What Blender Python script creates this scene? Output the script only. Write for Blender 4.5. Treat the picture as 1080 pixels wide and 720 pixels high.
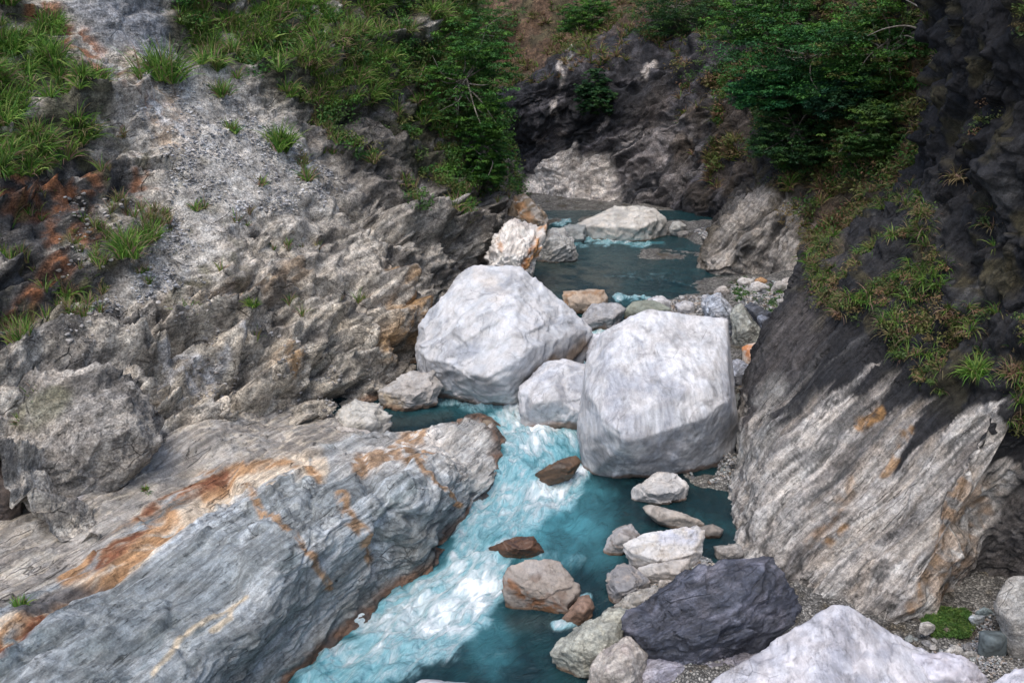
import bpy, bmesh, math, random
import numpy as np
from mathutils import Vector, Matrix

random.seed(7)
RNG = np.random.default_rng(7)
R = math.radians
scene = bpy.context.scene
for o in list(bpy.data.objects):
    bpy.data.objects.remove(o)
col = scene.collection

# ------------------------------------------------------------------ camera, world, sun, exposure
CAM_H, PITCH, FPX = 13.0, R(18), 1050.0
cam_d = bpy.data.cameras.new("camera")
cam_d.sensor_width = 36.0
cam_d.lens = 35.0
cam_d.clip_end = 2000
cam_d.clip_start = 0.1
cam = bpy.data.objects.new("camera", cam_d)
cam.location = (0, 0, CAM_H)
cam.rotation_euler = (R(90) - PITCH, 0, 0)
col.objects.link(cam)
scene.camera = cam

SUN_EL, SUN_AZ = R(60), R(198)      # azimuth clockwise from +Y (the view direction): behind and to the right
w = bpy.data.worlds.new("World")
scene.world = w
w.use_nodes = True
nt = w.node_tree
nt.nodes.clear()
sky = nt.nodes.new('ShaderNodeTexSky')
sky.sky_type = 'NISHITA'
sky.sun_disc = False
sky.sun_elevation = SUN_EL
sky.sun_rotation = SUN_AZ
sky.air_density = 1.0
sky.dust_density = 2.5
bg = nt.nodes.new('ShaderNodeBackground')
bg.inputs['Strength'].default_value = 0.15
wo = nt.nodes.new('ShaderNodeOutputWorld')
nt.links.new(sky.outputs[0], bg.inputs[0])
nt.links.new(bg.outputs[0], wo.inputs[0])
sl = bpy.data.lights.new("sun", 'SUN')
sl.energy = 1.3
sl.angle = R(45)
sl.color = (1.0, 0.95, 0.88)
sun = bpy.data.objects.new("sun", sl)
sdir = Vector((math.sin(SUN_AZ) * math.cos(SUN_EL), math.cos(SUN_AZ) * math.cos(SUN_EL), math.sin(SUN_EL)))
sun.rotation_euler = sdir.to_track_quat('Z', 'Y').to_euler()
col.objects.link(sun)
scene.view_settings.view_transform = 'Standard'
scene.view_settings.look = 'None'
scene.view_settings.gamma = 1
scene.view_settings.exposure = 0.82

# ------------------------------------------------------------------ pixel <-> world
CP, SP = math.cos(PITCH), math.sin(PITCH)
def P(u, v, Y):
    """world point seen at photo position (u, v) at forward distance Y"""
    a = (u - 540.0) / FPX
    b = (360.0 - v) / FPX
    k = Y / (CP + b * SP)
    return np.stack([np.asarray(a * k, float), np.asarray(Y + 0 * k, float), np.asarray(CAM_H + (-SP + b * CP) * k, float)], -1)
def PZ(u, v, z):
    b = (360.0 - v) / FPX
    k = (z - CAM_H) / (-SP + b * CP)
    return P(u, v, k * (CP + b * SP))
def UV(p):
    x, y, z = p[..., 0], p[..., 1], p[..., 2] - CAM_H
    d = y * CP - z * SP
    h = y * SP + z * CP
    return 540 + FPX * x / d, 360 - FPX * h / d

# ------------------------------------------------------------------ noise
_rt = np.random.default_rng(3)
_PERM = np.concatenate([_rt.permutation(256)] * 3).astype(np.int32)
_G = _rt.normal(size=(256, 3)).astype(np.float32)
_G /= np.linalg.norm(_G, axis=1)[:, None]
_CP = _rt.random((256, 4)).astype(np.float32)
def _hash(ix, iy, iz):
    return _PERM[_PERM[_PERM[ix] + iy] + iz]
def perlin(p, seed=0):
    p = p.astype(np.float32) + np.float32((seed * 7.31) % 97)
    fl = np.floor(p)
    f = p - fl
    i = fl.astype(np.int32) & 255
    j = (i + 1) & 255
    t = f * f * f * (f * (f * 6 - 15) + 10)
    out = np.zeros(len(p), np.float32)
    for dx in (0, 1):
        ix = j[:, 0] if dx else i[:, 0]
        wx = t[:, 0] if dx else 1 - t[:, 0]
        fx = f[:, 0] - dx
        px = _PERM[ix]
        for dy in (0, 1):
            pxy = _PERM[px + (j[:, 1] if dy else i[:, 1])]
            wy = wx * (t[:, 1] if dy else 1 - t[:, 1])
            fy = f[:, 1] - dy
            for dz in (0, 1):
                g = _G[_PERM[pxy + (j[:, 2] if dz else i[:, 2])]]
                out += wy * (t[:, 2] if dz else 1 - t[:, 2]) * (g[:, 0] * fx + g[:, 1] * fy + g[:, 2] * (f[:, 2] - dz))
    return out * 1.5
def fbm(p, octv=4, seed=0, rough=0.5, lac=2.03):
    a, s, out = 1.0, 1.0, np.zeros(len(p))
    for k in range(octv):
        out += a * perlin(p * s + 17.3 * k, seed + k)
        a *= rough
        s *= lac
    return out
def ridged(p, octv=4, seed=0, rough=0.5):
    a, s, out, tot = 1.0, 1.0, np.zeros(len(p)), 0
    for k in range(octv):
        out += a * (1 - np.abs(perlin(p * s + 9.1 * k, seed + k)) * 2)
        tot += a
        a *= rough
        s *= 2.1
    return out / tot
def sstep(a, b, x):
    t = np.clip((x - a) / (b - a), 0, 1)
    return t * t * (3 - 2 * t)
def cells(p, seed=0):
    """nearest / second nearest feature point and an id (blocky fracture)"""
    p = p.astype(np.float32) + np.float32((seed * 5.77) % 89)
    i = np.floor(p).astype(np.int32)
    d1 = np.full(len(p), 9.0, np.float32)
    d2 = d1.copy()
    idv = np.zeros(len(p), np.float32)
    for dx in (-1, 0, 1):
        px = _PERM[(i[:, 0] + dx) & 255]
        for dy in (-1, 0, 1):
            pxy = _PERM[px + ((i[:, 1] + dy) & 255)]
            for dz in (-1, 0, 1):
                q = _CP[_PERM[pxy + ((i[:, 2] + dz) & 255)]]
                d = (p[:, 0] - i[:, 0] - dx - q[:, 0]) ** 2 + (p[:, 1] - i[:, 1] - dy - q[:, 1]) ** 2 + (p[:, 2] - i[:, 2] - dz - q[:, 2]) ** 2
                cl = d < d1
                d2 = np.where(cl, d1, np.minimum(d2, d))
                idv = np.where(cl, q[:, 3], idv)
                d1 = np.where(cl, d, d1)
    return np.sqrt(d1), np.sqrt(d2), idv

def facets(p, seed=0, tilt=1.0):
    """every Voronoi cell is a flat chip with its own tilt: sharp broken faces"""
    p = p.astype(np.float32) + np.float32((seed * 4.13) % 83)
    i = np.floor(p).astype(np.int32)
    d1 = np.full(len(p), 9.0, np.float32)
    val = np.zeros(len(p), np.float32)
    for dx in (-1, 0, 1):
        px = _PERM[(i[:, 0] + dx) & 255]
        for dy in (-1, 0, 1):
            pxy = _PERM[px + ((i[:, 1] + dy) & 255)]
            for dz in (-1, 0, 1):
                h = _PERM[pxy + ((i[:, 2] + dz) & 255)]
                q = _CP[h]
                e = [p[:, a] - i[:, a] - (dx, dy, dz)[a] - q[:, a] for a in range(3)]
                d = e[0] ** 2 + e[1] ** 2 + e[2] ** 2
                g = _G[h]
                cl = d < d1
                val = np.where(cl, (e[0] * g[:, 0] + e[1] * g[:, 1] + e[2] * g[:, 2]) * tilt + .35 * (q[:, 3] - .5), val)
                d1 = np.where(cl, d, d1)
    return val

def saw(q, freq, seed=0, wob=0.7, brk=0.35):
    """stepped ledges: each layer has its own offset and sharp lip, and breaks off along its length"""
    x = q[:, 1] * freq + wob * fbm(q * np.array([0.25, 0.5, 0.5]) * max(freq, .6), 3, seed)
    i = np.floor(x)
    t = x - i
    prof = np.where(t < 0.88, t / 0.88, (1 - t) / 0.12)
    r = _CP[(i.astype(np.int64) * 37 + seed) & 255, 0]
    g = perlin(np.stack([q[:, 0] * freq * brk, i * 3.7, q[:, 2] * freq * .3], -1), seed + 1)
    a = (0.35 + 0.9 * r) * sstep(-0.35, 0.15, g)
    return prof * a - 0.25

def axes3(a, b, c):
    """foliation direction a->b on the surface through a, b, c"""
    a, b, c = (np.array(P(*x)) for x in (a, b, c))
    n = np.cross(b - a, c - a)
    if n @ (np.array([0, 0, CAM_H]) - a) < 0: n = -n
    return frame_axes(b - a, n)

def frame_axes(direction, normal):
    """axes: along foliation, across foliation (within surface), surface normal"""
    a = np.array(direction, float); a /= np.linalg.norm(a)
    n = np.array(normal, float); n -= a * (a @ n); n /= np.linalg.norm(n)
    b = np.cross(n, a)
    return np.stack([a, b, n], 0)

# ------------------------------------------------------------------ masks laid over the terrain where the rock changes
def polymask(u, v, poly, soft=6.0):
    poly = np.array(poly, float)
    inside = np.zeros(u.shape, bool)
    dist = np.full(u.shape, 1e9)
    n = len(poly)
    for k in range(n):
        x1, y1 = poly[k]
        x2, y2 = poly[(k + 1) % n]
        c = ((y1 > v) != (y2 > v)) & (u < (x2 - x1) * (v - y1) / (y2 - y1 + 1e-9) + x1)
        inside ^= c
        dx, dy = x2 - x1, y2 - y1
        t = np.clip(((u - x1) * dx + (v - y1) * dy) / (dx * dx + dy * dy + 1e-9), 0, 1)
        dist = np.minimum(dist, np.hypot(u - x1 - t * dx, v - y1 - t * dy))
    s = np.where(inside, dist, -dist)
    return sstep(-soft, soft, s)
def stroke(u, v, line, width, soft=None):
    soft = soft or width
    dist = np.full(u.shape, 1e9)
    for k in range(len(line) - 1):
        x1, y1 = line[k]
        x2, y2 = line[k + 1]
        dx, dy = x2 - x1, y2 - y1
        t = np.clip(((u - x1) * dx + (v - y1) * dy) / (dx * dx + dy * dy + 1e-9), 0, 1)
        dist = np.minimum(dist, np.hypot(u - x1 - t * dx, v - y1 - t * dy))
    return 1 - sstep(width * 0.5, width * 0.5 + soft, dist)
def mix(c, colour, m):
    return c * (1 - m[:, None]) + np.array(colour, float)[None, :] * m[:, None]

# ------------------------------------------------------------------ mesh helpers
def tag(o, label=None, cat=None, group=None, kind=None):
    if label: o['label'] = label
    if cat: o['category'] = cat
    if group: o['group'] = group
    if kind: o['kind'] = kind
    return o
def make_mesh(name, V, F, C=None, smooth=True, extra=None):
    V = np.asarray(V, np.float32)
    F = np.asarray(F, np.int32)
    me = bpy.data.meshes.new(name)
    n, k = F.shape
    me.vertices.add(len(V))
    me.vertices.foreach_set('co', V.ravel())
    me.loops.add(n * k)
    me.loops.foreach_set('vertex_index', F.ravel())
    me.polygons.add(n)
    me.polygons.foreach_set('loop_start', np.arange(0, n * k, k, dtype=np.int32))
    me.polygons.foreach_set('loop_total', np.full(n, k, np.int32))
    me.polygons.foreach_set('use_smooth', np.full(n, smooth))
    me.update(calc_edges=True)
    if C is not None:
        a = me.attributes.new('Col', 'FLOAT_COLOR', 'POINT')
        cc = np.ones((len(V), 4), np.float32)
        cc[:, :3] = np.clip(C, 0.004, 0.95)
        a.data.foreach_set('color', cc.ravel())
    for nm, arr in (extra or {}).items():
        a = me.attributes.new(nm, 'FLOAT', 'POINT')
        a.data.foreach_set('value', np.asarray(arr, np.float32))
    me.validate()
    return me
def link(name, me, m, parent=None, loc=None):
    o = bpy.data.objects.new(name, me)
    if m is not None:
        me.materials.append(m)
    if loc is not None:
        o.location = loc
    if parent is not None:
        o.parent = parent
    col.objects.link(o)
    return o
def grid_faces(nr, nc, flip=False):
    i = np.arange(nr * nc).reshape(nr, nc)
    f = np.stack([i[:-1, :-1], i[:-1, 1:], i[1:, 1:], i[1:, :-1]], -1).reshape(-1, 4)
    return f[:, ::-1] if flip else f
def catmull(C, n, axis):
    """resample control array along axis with a centripetal-like Catmull-Rom"""
    C = np.moveaxis(C, axis, 0)
    m = C.shape[0]
    t = np.linspace(0, m - 1, n)
    i = np.clip(np.floor(t).astype(int), 0, m - 2)
    f = (t - i).reshape(-1, *([1] * (C.ndim - 1)))
    ext = np.concatenate([2 * C[:1] - C[1:2], C, 2 * C[-1:] - C[-2:-1]], 0)
    p0, p1, p2, p3 = ext[i], ext[i + 1], ext[i + 2], ext[i + 3]
    out = 0.5 * ((2 * p1) + (-p0 + p2) * f + (2 * p0 - 5 * p1 + 4 * p2 - p3) * f ** 2 + (-p0 + 3 * p1 - 3 * p2 + p3) * f ** 3)
    return np.moveaxis(out, 0, axis)
def loft(ctrl, nr, nc, foot=None):
    C = np.array([[P(*p) for p in row] for row in ctrl])
    if foot is not None: C[:, 0] = C[:, 1] + np.array(foot)
    return catmull(catmull(C, nr, 0), nc, 1)
def grid_normals(G, flip):
    du = np.gradient(G, axis=0)
    dv = np.gradient(G, axis=1)
    n = np.cross(du, dv)
    n /= np.linalg.norm(n, axis=2)[..., None] + 1e-9
    return -n if flip else n

# ------------------------------------------------------------------ materials
def nodes(name):
    m = bpy.data.materials.new(name)
    m.use_nodes = True
    t = m.node_tree
    t.nodes.clear()
    out = t.nodes.new('ShaderNodeOutputMaterial')
    b = t.nodes.new('ShaderNodeBsdfPrincipled')
    t.links.new(b.outputs[0], out.inputs[0])
    return m, t, b
def math_n(t, op, a, b=None, c=None):
    n = t.nodes.new('ShaderNodeMath')
    n.operation = op
    for k, x in enumerate((a, b, c)):
        if x is None: continue
        if hasattr(x, 'links'): t.links.new(x, n.inputs[k])
        else: n.inputs[k].default_value = x
    return n.outputs[0]
def ramp(t, x, lo, hi, a=0.0, b=1.0):
    n = t.nodes.new('ShaderNodeMapRange')
    n.interpolation_type = 'SMOOTHSTEP'
    t.links.new(x, n.inputs[0])
    n.inputs[1].default_value, n.inputs[2].default_value = lo, hi
    n.inputs[3].default_value, n.inputs[4].default_value = a, b
    return n.outputs[0]
def noise_n(t, vec, scale, detail=6, rough=0.6, dist=0.0):
    n = t.nodes.new('ShaderNodeTexNoise')
    t.links.new(vec, n.inputs['Vector'])
    n.inputs['Scale'].default_value = scale
    n.inputs['Detail'].default_value = detail
    n.inputs['Roughness'].default_value = rough
    n.inputs['Distortion'].default_value = dist
    return n.outputs[0]
def mixc(t, f, a, b, mode='MIX'):
    n = t.nodes.new('ShaderNodeMix')
    n.data_type = 'RGBA'
    n.blend_type = mode
    if hasattr(f, 'links'): t.links.new(f, n.inputs[0])
    else: n.inputs[0].default_value = f
    for k, x in ((6, a), (7, b)):
        if hasattr(x, 'links'): t.links.new(x, n.inputs[k])
        else: n.inputs[k].default_value = (*x, 1)
    return n.outputs[2]
def axis_coords(t, axes, stretch):
    """object coordinates rotated onto the foliation axes and squeezed along them"""
    tc = t.nodes.new('ShaderNodeTexCoord')
    comps = []
    for a, s in zip(axes, stretch):
        d = t.nodes.new('ShaderNodeVectorMath')
        d.operation = 'DOT_PRODUCT'
        t.links.new(tc.outputs['Object'], d.inputs[0])
        d.inputs[1].default_value = tuple(float(x) * s for x in a)
        comps.append(d.outputs['Value'])
    c = t.nodes.new('ShaderNodeCombineXYZ')
    for k in range(3): t.links.new(comps[k], c.inputs[k])
    return tc.outputs['Object'], c.outputs[0]
def rock_mat(name, axes=None, lines=0.8, warp=1.6, streak=0.35, speck=0.3, bump=0.06, rough=0.85, crack=0.5, stretch=(0.35, 3.0, 3.0), fine=9.0, spec=0.3,
             veins=0.0, vein_col=(0.7, 0.68, 0.66)):
    m, t, b = nodes(name)
    if axes is None: axes = np.eye(3)
    oc, fc = axis_coords(t, axes, stretch)
    # gentle warp so that foliation lines wander
    wn = t.nodes.new('ShaderNodeTexNoise'); t.links.new(oc, wn.inputs['Vector'])
    wn.inputs['Scale'].default_value = 0.6; wn.inputs['Detail'].default_value = 3
    wa = t.nodes.new('ShaderNodeVectorMath'); wa.operation = 'MULTIPLY_ADD'
    t.links.new(wn.outputs['Color'], wa.inputs[0]); wa.inputs[1].default_value = (0.3 * warp, warp, warp); t.links.new(fc, wa.inputs[2])
    fw = wa.outputs[0]
    at = t.nodes.new('ShaderNodeAttribute'); at.attribute_name = 'Col'
    s1 = noise_n(t, fw, 1.6, 8, 0.7)
    s2 = noise_n(t, oc, fine, 6, 0.65)
    s3 = noise_n(t, oc, 1.3, 5, 0.6)
    s4 = noise_n(t, oc, fine * 4, 4, 0.6)
    f1 = ramp(t, s1, 0.40, 0.60, 1 - streak, 1 + streak * 0.6)
    f2 = ramp(t, s2, 0.3, 0.7, 1 - speck, 1 + speck * 0.7)
    f3 = ramp(t, s3, 0.3, 0.7, 0.86, 1.12)
    f4 = ramp(t, s4, 0.38, 0.62, 1 - speck * .6, 1 + speck * .35)
    ln = noise_n(t, fw, 2.6, 5, 0.6)
    line = ramp(t, math_n(t, 'ABSOLUTE', math_n(t, 'SUBTRACT', ln, 0.5)), 0.0, 0.018, 1.0, 0.0)
    line = math_n(t, 'MULTIPLY', line, ramp(t, noise_n(t, oc, 1.7, 4), 0.46, 0.58))
    f = math_n(t, 'MULTIPLY', math_n(t, 'MULTIPLY', math_n(t, 'MULTIPLY', f1, f2), f3), f4)
    # thin dark cracks along the foliation
    vo = t.nodes.new('ShaderNodeTexVoronoi'); vo.feature = 'DISTANCE_TO_EDGE'
    t.links.new(fw, vo.inputs['Vector']); vo.inputs['Scale'].default_value = 0.55
    ck = ramp(t, vo.outputs['Distance'], 0.0, 0.018, 1.0, 0.0)
    ckm = math_n(t, 'MULTIPLY', ck, ramp(t, noise_n(t, oc, 0.9, 2), 0.52, 0.62))
    f = math_n(t, 'MULTIPLY', f, math_n(t, 'MULTIPLY_ADD', ckm, -crack, 1.0))
    f = math_n(t, 'MULTIPLY', f, math_n(t, 'MULTIPLY_ADD', line, -crack * lines, 1.0))
    hsv = t.nodes.new('ShaderNodeVectorMath'); hsv.operation = 'SCALE'
    t.links.new(at.outputs['Color'], hsv.inputs[0]); t.links.new(f, hsv.inputs['Scale'])
    cout = hsv.outputs[0]
    # slight warm/cool drift
    dr = ramp(t, noise_n(t, oc, 2.3, 3), 0.35, 0.65)
    cout = mixc(t, dr, mixc(t, 1.0, cout, (1.025, 1.0, 0.97), 'MULTIPLY'), mixc(t, 1.0, cout, (0.98, 1.0, 1.02), 'MULTIPLY'))
    if veins:
        vn = noise_n(t, fw, 0.8, 4, 0.5)
        vv = math_n(t, 'ABSOLUTE', math_n(t, 'SUBTRACT', vn, 0.5))
        vm = math_n(t, 'MULTIPLY', ramp(t, vv, 0.0, 0.012, 1.0, 0.0), veins)
        vm = math_n(t, 'MULTIPLY', vm, ramp(t, s3, 0.4, 0.55))
        cout = mixc(t, vm, cout, vein_col)
    t.links.new(cout, b.inputs['Base Color'])
    b.inputs['Roughness'].default_value = rough
    b.inputs['Specular IOR Level'].default_value = spec
    h = math_n(t, 'MULTIPLY_ADD', s1, 1.0, math_n(t, 'MULTIPLY', s2, 0.55))
    h = math_n(t, 'MULTIPLY_ADD', ckm, -0.5, h)
    h = math_n(t, 'MULTIPLY_ADD', line, -0.22, h)
    h = math_n(t, 'MULTIPLY_ADD', s4, 0.3, h)
    bu = t.nodes.new('ShaderNodeBump')
    bu.inputs['Strength'].default_value = 1.0
    bu.inputs['Distance'].default_value = bump
    t.links.new(h, bu.inputs['Height'])
    t.links.new(bu.outputs[0], b.inputs['Normal'])
    # wet: darker glossier where the attribute says so
    wt = t.nodes.new('ShaderNodeAttribute'); wt.attribute_name = 'wet'
    t.links.new(ramp(t, wt.outputs['Fac'], 0.2, 1.0, rough, 0.25), b.inputs['Roughness'])
    return m
def leaf_mat(name, trans=0.25, rough=0.55):
    m, t, b = nodes(name)
    at = t.nodes.new('ShaderNodeAttribute'); at.attribute_name = 'Col'
    tc = t.nodes.new('ShaderNodeTexCoord')
    n = ramp(t, noise_n(t, tc.outputs['Object'], 1.7, 4), 0.3, 0.7, 0.75, 1.25)
    sc = t.nodes.new('ShaderNodeVectorMath'); sc.operation = 'SCALE'
    t.links.new(at.outputs['Color'], sc.inputs[0]); t.links.new(n, sc.inputs['Scale'])
    t.links.new(sc.outputs[0], b.inputs['Base Color'])
    b.inputs['Roughness'].default_value = rough
    b.inputs['Specular IOR Level'].default_value = 0.25
    tr = t.nodes.new('ShaderNodeBsdfTranslucent')
    t.links.new(sc.outputs[0], tr.inputs['Color'])
    mx = t.nodes.new('ShaderNodeMixShader'); mx.inputs[0].default_value = trans
    t.links.new(b.outputs[0], mx.inputs[1]); t.links.new(tr.outputs[0], mx.inputs[2])
    t.links.new(mx.outputs[0], t.nodes['Material Output'].inputs[0])
    return m
GRASS = leaf_mat('grass_blades')
LEAF = leaf_mat('tree_leaves', 0.3)
def bark_mat():
    m, t, b = nodes('bark')
    tc = t.nodes.new('ShaderNodeTexCoord')
    c = mixc(t, ramp(t, noise_n(t, tc.outputs['Object'], 6), 0.35, 0.65), (0.10, 0.085, 0.07), (0.24, 0.22, 0.19))
    t.links.new(c, b.inputs['Base Color']); b.inputs['Roughness'].default_value = 0.9
    return m
BARK = bark_mat()
# ------------------------------------------------------------------ water levels (photo position, height above the lower pool)
WPTS = [(300, 800, -.05), (600, 800, -.05), (300, 720, 0), (450, 720, 0), (600, 720, 0), (650, 740, 0), (400, 660, .02), (500, 660, .02), (560, 680, 0),
        (440, 620, .10), (500, 620, .16), (560, 640, .12), (580, 655, .05), (470, 600, .24), (490, 585, .42), (540, 590, .45), (600, 600, .42), (622, 622, .34), (604, 652, .08), (640, 600, .42),
        (490, 560, .48), (520, 550, .48), (580, 560, .48), (640, 550, .48), (700, 560, .48), (760, 560, .48), (760, 620, .48),
        (500, 540, .52), (540, 524, .56), (600, 512, .52), (660, 520, .5), (740, 520, .5),
        (528, 505, .78), (556, 503, .82), (585, 497, .80), (612, 490, .66), (650, 490, .55), (520, 488, .98), (560, 480, .98), (600, 475, .97), (700, 490, .55),
        (520, 455, 1.05), (560, 450, 1.07), (600, 460, 1.05), (480, 430, 1.08), (420, 440, 1.08), (390, 460, 1.08), (550, 425, 1.1), (540, 415, 1.1), (470, 410, 1.1), (430, 420, 1.1),
        (575, 395, 1.2), (600, 375, 1.3), (612, 362, 1.42), (625, 345, 1.6), (650, 325, 1.75), (648, 312, 1.82), (670, 320, 1.84), (560, 305, 1.85), (640, 300, 1.85), (740, 300, 1.85), (600, 270, 1.86),
        (700, 270, 1.86), (770, 280, 1.86), (600, 250, 1.87), (720, 250, 1.87), (660, 250, 1.87), (590, 240, 1.92), (580, 228, 1.95), (520, 260, 1.85), (820, 290, 1.85), (800, 250, 1.87)]
_wp = np.array(WPTS, float)
def _tps(pts, vals, lam=0.3):
    d = np.linalg.norm(pts[:, None] - pts[None], axis=2) + 1e-9
    K = d * d * np.log(d)
    n = len(pts)
    A = np.zeros((n + 3, n + 3))
    A[:n, :n] = K + lam * np.eye(n)
    Pm = np.concatenate([np.ones((n, 1)), pts], 1)
    A[:n, n:] = Pm
    A[n:, :n] = Pm.T
    return np.linalg.solve(A, np.concatenate([vals, np.zeros(3)]))
_ws = np.array([1 / 100., 1 / 60.])
_wc = _tps(_wp[:, :2] * _ws, _wp[:, 2], 0.01)
def water_z(u, v):
    q = np.stack([u, v], -1).reshape(-1, 2) * _ws
    out = np.zeros(len(q))
    for k in range(0, len(q), 20000):
        d = np.linalg.norm(q[k:k + 20000, None] - (_wp[:, :2] * _ws)[None], axis=2) + 1e-9
        out[k:k + 20000] = (d * d * np.log(d)) @ _wc[:-3] + _wc[-3] + q[k:k + 20000] @ _wc[-2:]
    return np.clip(out, -0.1, 2.0).reshape(np.shape(u))
def water_at(V):
    """water level below or above world points (levels only change slowly, two refinements are enough)"""
    z = np.clip((V[:, 1] - 20) / 25, 0, 1) * 1.8
    for _ in range(3):
        q = V.copy(); q[:, 2] = z
        u, v = UV(q)
        z = water_z(np.clip(u, 250, 850), np.clip(v, 225, 790))
    return z
# ------------------------------------------------------------------ terrain sheets
def flat(G): return G.reshape(-1, 3)
def surf_axes(p0, p1, n):
    return frame_axes(np.array(P(*p1)) - np.array(P(*p0)), n)

def rock_disp(p, axes, big=0.3, ridge=0.15, block=0.12, fine=0.03, s_big=0.22, s_ridge=(0.12, 0.9, 0.9), s_block=(0.35, 1.0, 1.0), seed=0):
    q = p @ axes.T
    wv = np.stack([fbm(p * 0.35 + 5, 3, seed + 50), fbm(p * 0.35 + 25, 3, seed + 60), fbm(p * 0.35 + 45, 3, seed + 70)], -1)
    qw = q + wv * 0.9
    d = big * fbm(p * s_big, 4, seed)
    d += ridge * (ridged(qw * np.array(s_ridge), 5, seed + 7, 0.55) - 0.5) * 2
    d1, d2, idv = cells(qw * np.array(s_block), seed + 3)
    e = sstep(0.0, 0.16, d2 - d1)
    d += block * ((idv - 0.5) * e - 0.35 * (1 - e))
    d1, d2, idv = cells(qw * np.array(s_block) * 2.7 + 3.1, seed + 5)
    e = sstep(0.0, 0.2, d2 - d1)
    d += block * 0.4 * ((idv - 0.5) * e - 0.3 * (1 - e))
    d += fine * fbm(p * 3.1, 4, seed + 11, 0.6)
    return d, qw, idv

def warp_uv(V, amt=7.0, s=0.7, seed=90):
    u, v = UV(V)
    return u + amt * fbm(V * s, 4, seed), v + amt * fbm(V * s + 31, 4, seed + 9)

SURF = {}
def finish_sheet(name, G, N, D, C, mat, flip, wet=None, kind='structure'):
    V = flat(G) + flat(N) * D[:, None]
    nr, nc = G.shape[:2]
    ex = {'wet': wet if wet is not None else np.zeros(len(V))}
    me = make_mesh(name, V, grid_faces(nr, nc, flip), C, extra=ex)
    o = link(name, me, mat)
    if kind: tag(o, kind=kind)
    Vg = V.reshape(nr, nc, 3)
    SURF[name] = (Vg, grid_normals(Vg, False) * (1 if (grid_normals(G, False) * N).sum() > 0 else -1))
    return o
def orient(G, toward=(0, 0, CAM_H)):
    """normals that face the open gorge"""
    N = grid_normals(G, False)
    t = np.array(toward) - G
    s = (N * t).sum(2).mean()
    return (N, True) if s > 0 else (-N, False)

def waterline_stain(V, C, top=0.32, strength=0.85, seed=400):
    wz = water_at(V)
    h = V[:, 2] - wz + 0.12 * fbm(V * 1.5, 3, seed)
    m = (1 - sstep(top * 0.35, top, h)) * strength
    br = mix(np.tile(np.array([0.14, 0.066, 0.03]), (len(V), 1)), (0.055, 0.035, 0.025), sstep(-0.3, 0.4, fbm(V * 1.8, 3, seed + 5)))
    C = C * (1 - m[:, None]) + br * m[:, None]
    return C, (1 - sstep(0.0, top * 0.8, h)) * 0.8

# ---- left hillside
A_CTRL = [
 [(240, 780, 17), (190, 700, 17.5), (150, 620, 18.5), (-40, 500, 19), (-200, 360, 20), (-420, 180, 21), (-750, -100, 23)],
 [(240, 660, 19), (190, 600, 20), (100, 540, 20.5), (-20, 440, 21), (-150, 320, 21.5), (-330, 170, 22.5), (-600, -80, 24)],
 [(350, 560, 23.8), (310, 515, 25), (220, 440, 25), (60, 330, 25.5), (-70, 210, 26), (-250, 60, 27), (-500, -160, 29)],
 [(430, 490, 27.3), (385, 462, 29), (325, 390, 29), (200, 280, 29.5), (60, 155, 30), (-80, 20, 31), (-320, -200, 33)],
 [(475, 430, 32), (440, 404, 33), (400, 335, 33), (300, 225, 33.5), (180, 108, 34), (60, -20, 35), (-150, -230, 37)],
 [(500, 370, 36.8), (470, 340, 38), (440, 295, 37.5), (370, 200, 38), (280, 90, 38.5), (180, -30, 39), (0, -240, 41)],
 [(550, 320, 42), (525, 297, 43), (495, 245, 42.5), (430, 150, 43), (360, 50, 43), (300, -60, 44), (150, -260, 46)],
 [(560, 290, 48), (548, 262, 49), (530, 212, 48.5), (492, 120, 48), (460, 20, 48), (420, -80, 48), (330, -270, 51)],
 [(566, 262, 53), (556, 246, 55), (546, 208, 54), (516, 130, 54), (500, 30, 54), (480, -80, 54), (420, -270, 57)],
 [(566, 258, 60), (554, 240, 62), (540, 205, 63), (510, 130, 64), (485, 30, 64), (460, -80, 64), (400, -270, 66)],
]
NR, NC = 460, 460
GA = loft(A_CTRL, NR, NC)
NA, flipA = orient(GA, (3, 15, 14))
axA = axes3((220, 440, 25), (325, 390, 29), (60, 330, 25.5))
u0, v0 = warp_uv(flat(GA), 9, 0.6)

SCREE = [(150, 60), (235, 95), (300, 140), (370, 200), (330, 225), (270, 225), (235, 250), (200, 300), (120, 330), (80, 330), (140, 290), (180, 230), (175, 170), (140, 120)]
scree = polymask(u0 + 10 * fbm(flat(GA) * .35, 3, 66), v0 + 10 * fbm(flat(GA) * .35, 3, 67), SCREE, 26)
smoothtop = polymask(u0, v0, [(60, -20), (130, -60), (180, 0), (190, 50), (160, 70), (100, 40)], 12)
darkblk = polymask(u0, v0, [(-60, 150), (90, 150), (150, 190), (165, 250), (120, 300), (60, 350), (-60, 390)], 14)
veg = np.maximum(polymask(u0, v0, [(160, -40), (540, -40), (530, 110), (530, 190), (470, 190), (380, 150), (300, 110), (200, 60)], 14),
                 polymask(u0, v0, [(-80, -40), (40, -20), (110, 90), (120, 150), (60, 190), (-80, 200)], 12))
dA, qA, idA = rock_disp(flat(GA), axA, big=0.60, ridge=0.16, block=0.26, fine=0.06, s_block=(0.3, 0.65, 0.65), s_ridge=(0.22, 0.55, 0.55), seed=1)
dS = 0.35 * fbm(flat(GA) * 0.25, 3, 4) + 0.05 * fbm(flat(GA) * 4, 3, 5) + 0.03 * cells(flat(GA) * 3.5, 9)[2]
k = np.clip(scree * 0.9 + smoothtop * 0.4, 0, 0.93)
dA = dA * (1 - k) + dS * k
ql = flat(GA) @ axA.T + 0.7 * np.stack([fbm(flat(GA) * .3 + c_, 3, 70) for c_ in (3, 23, 43)], -1)
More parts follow.
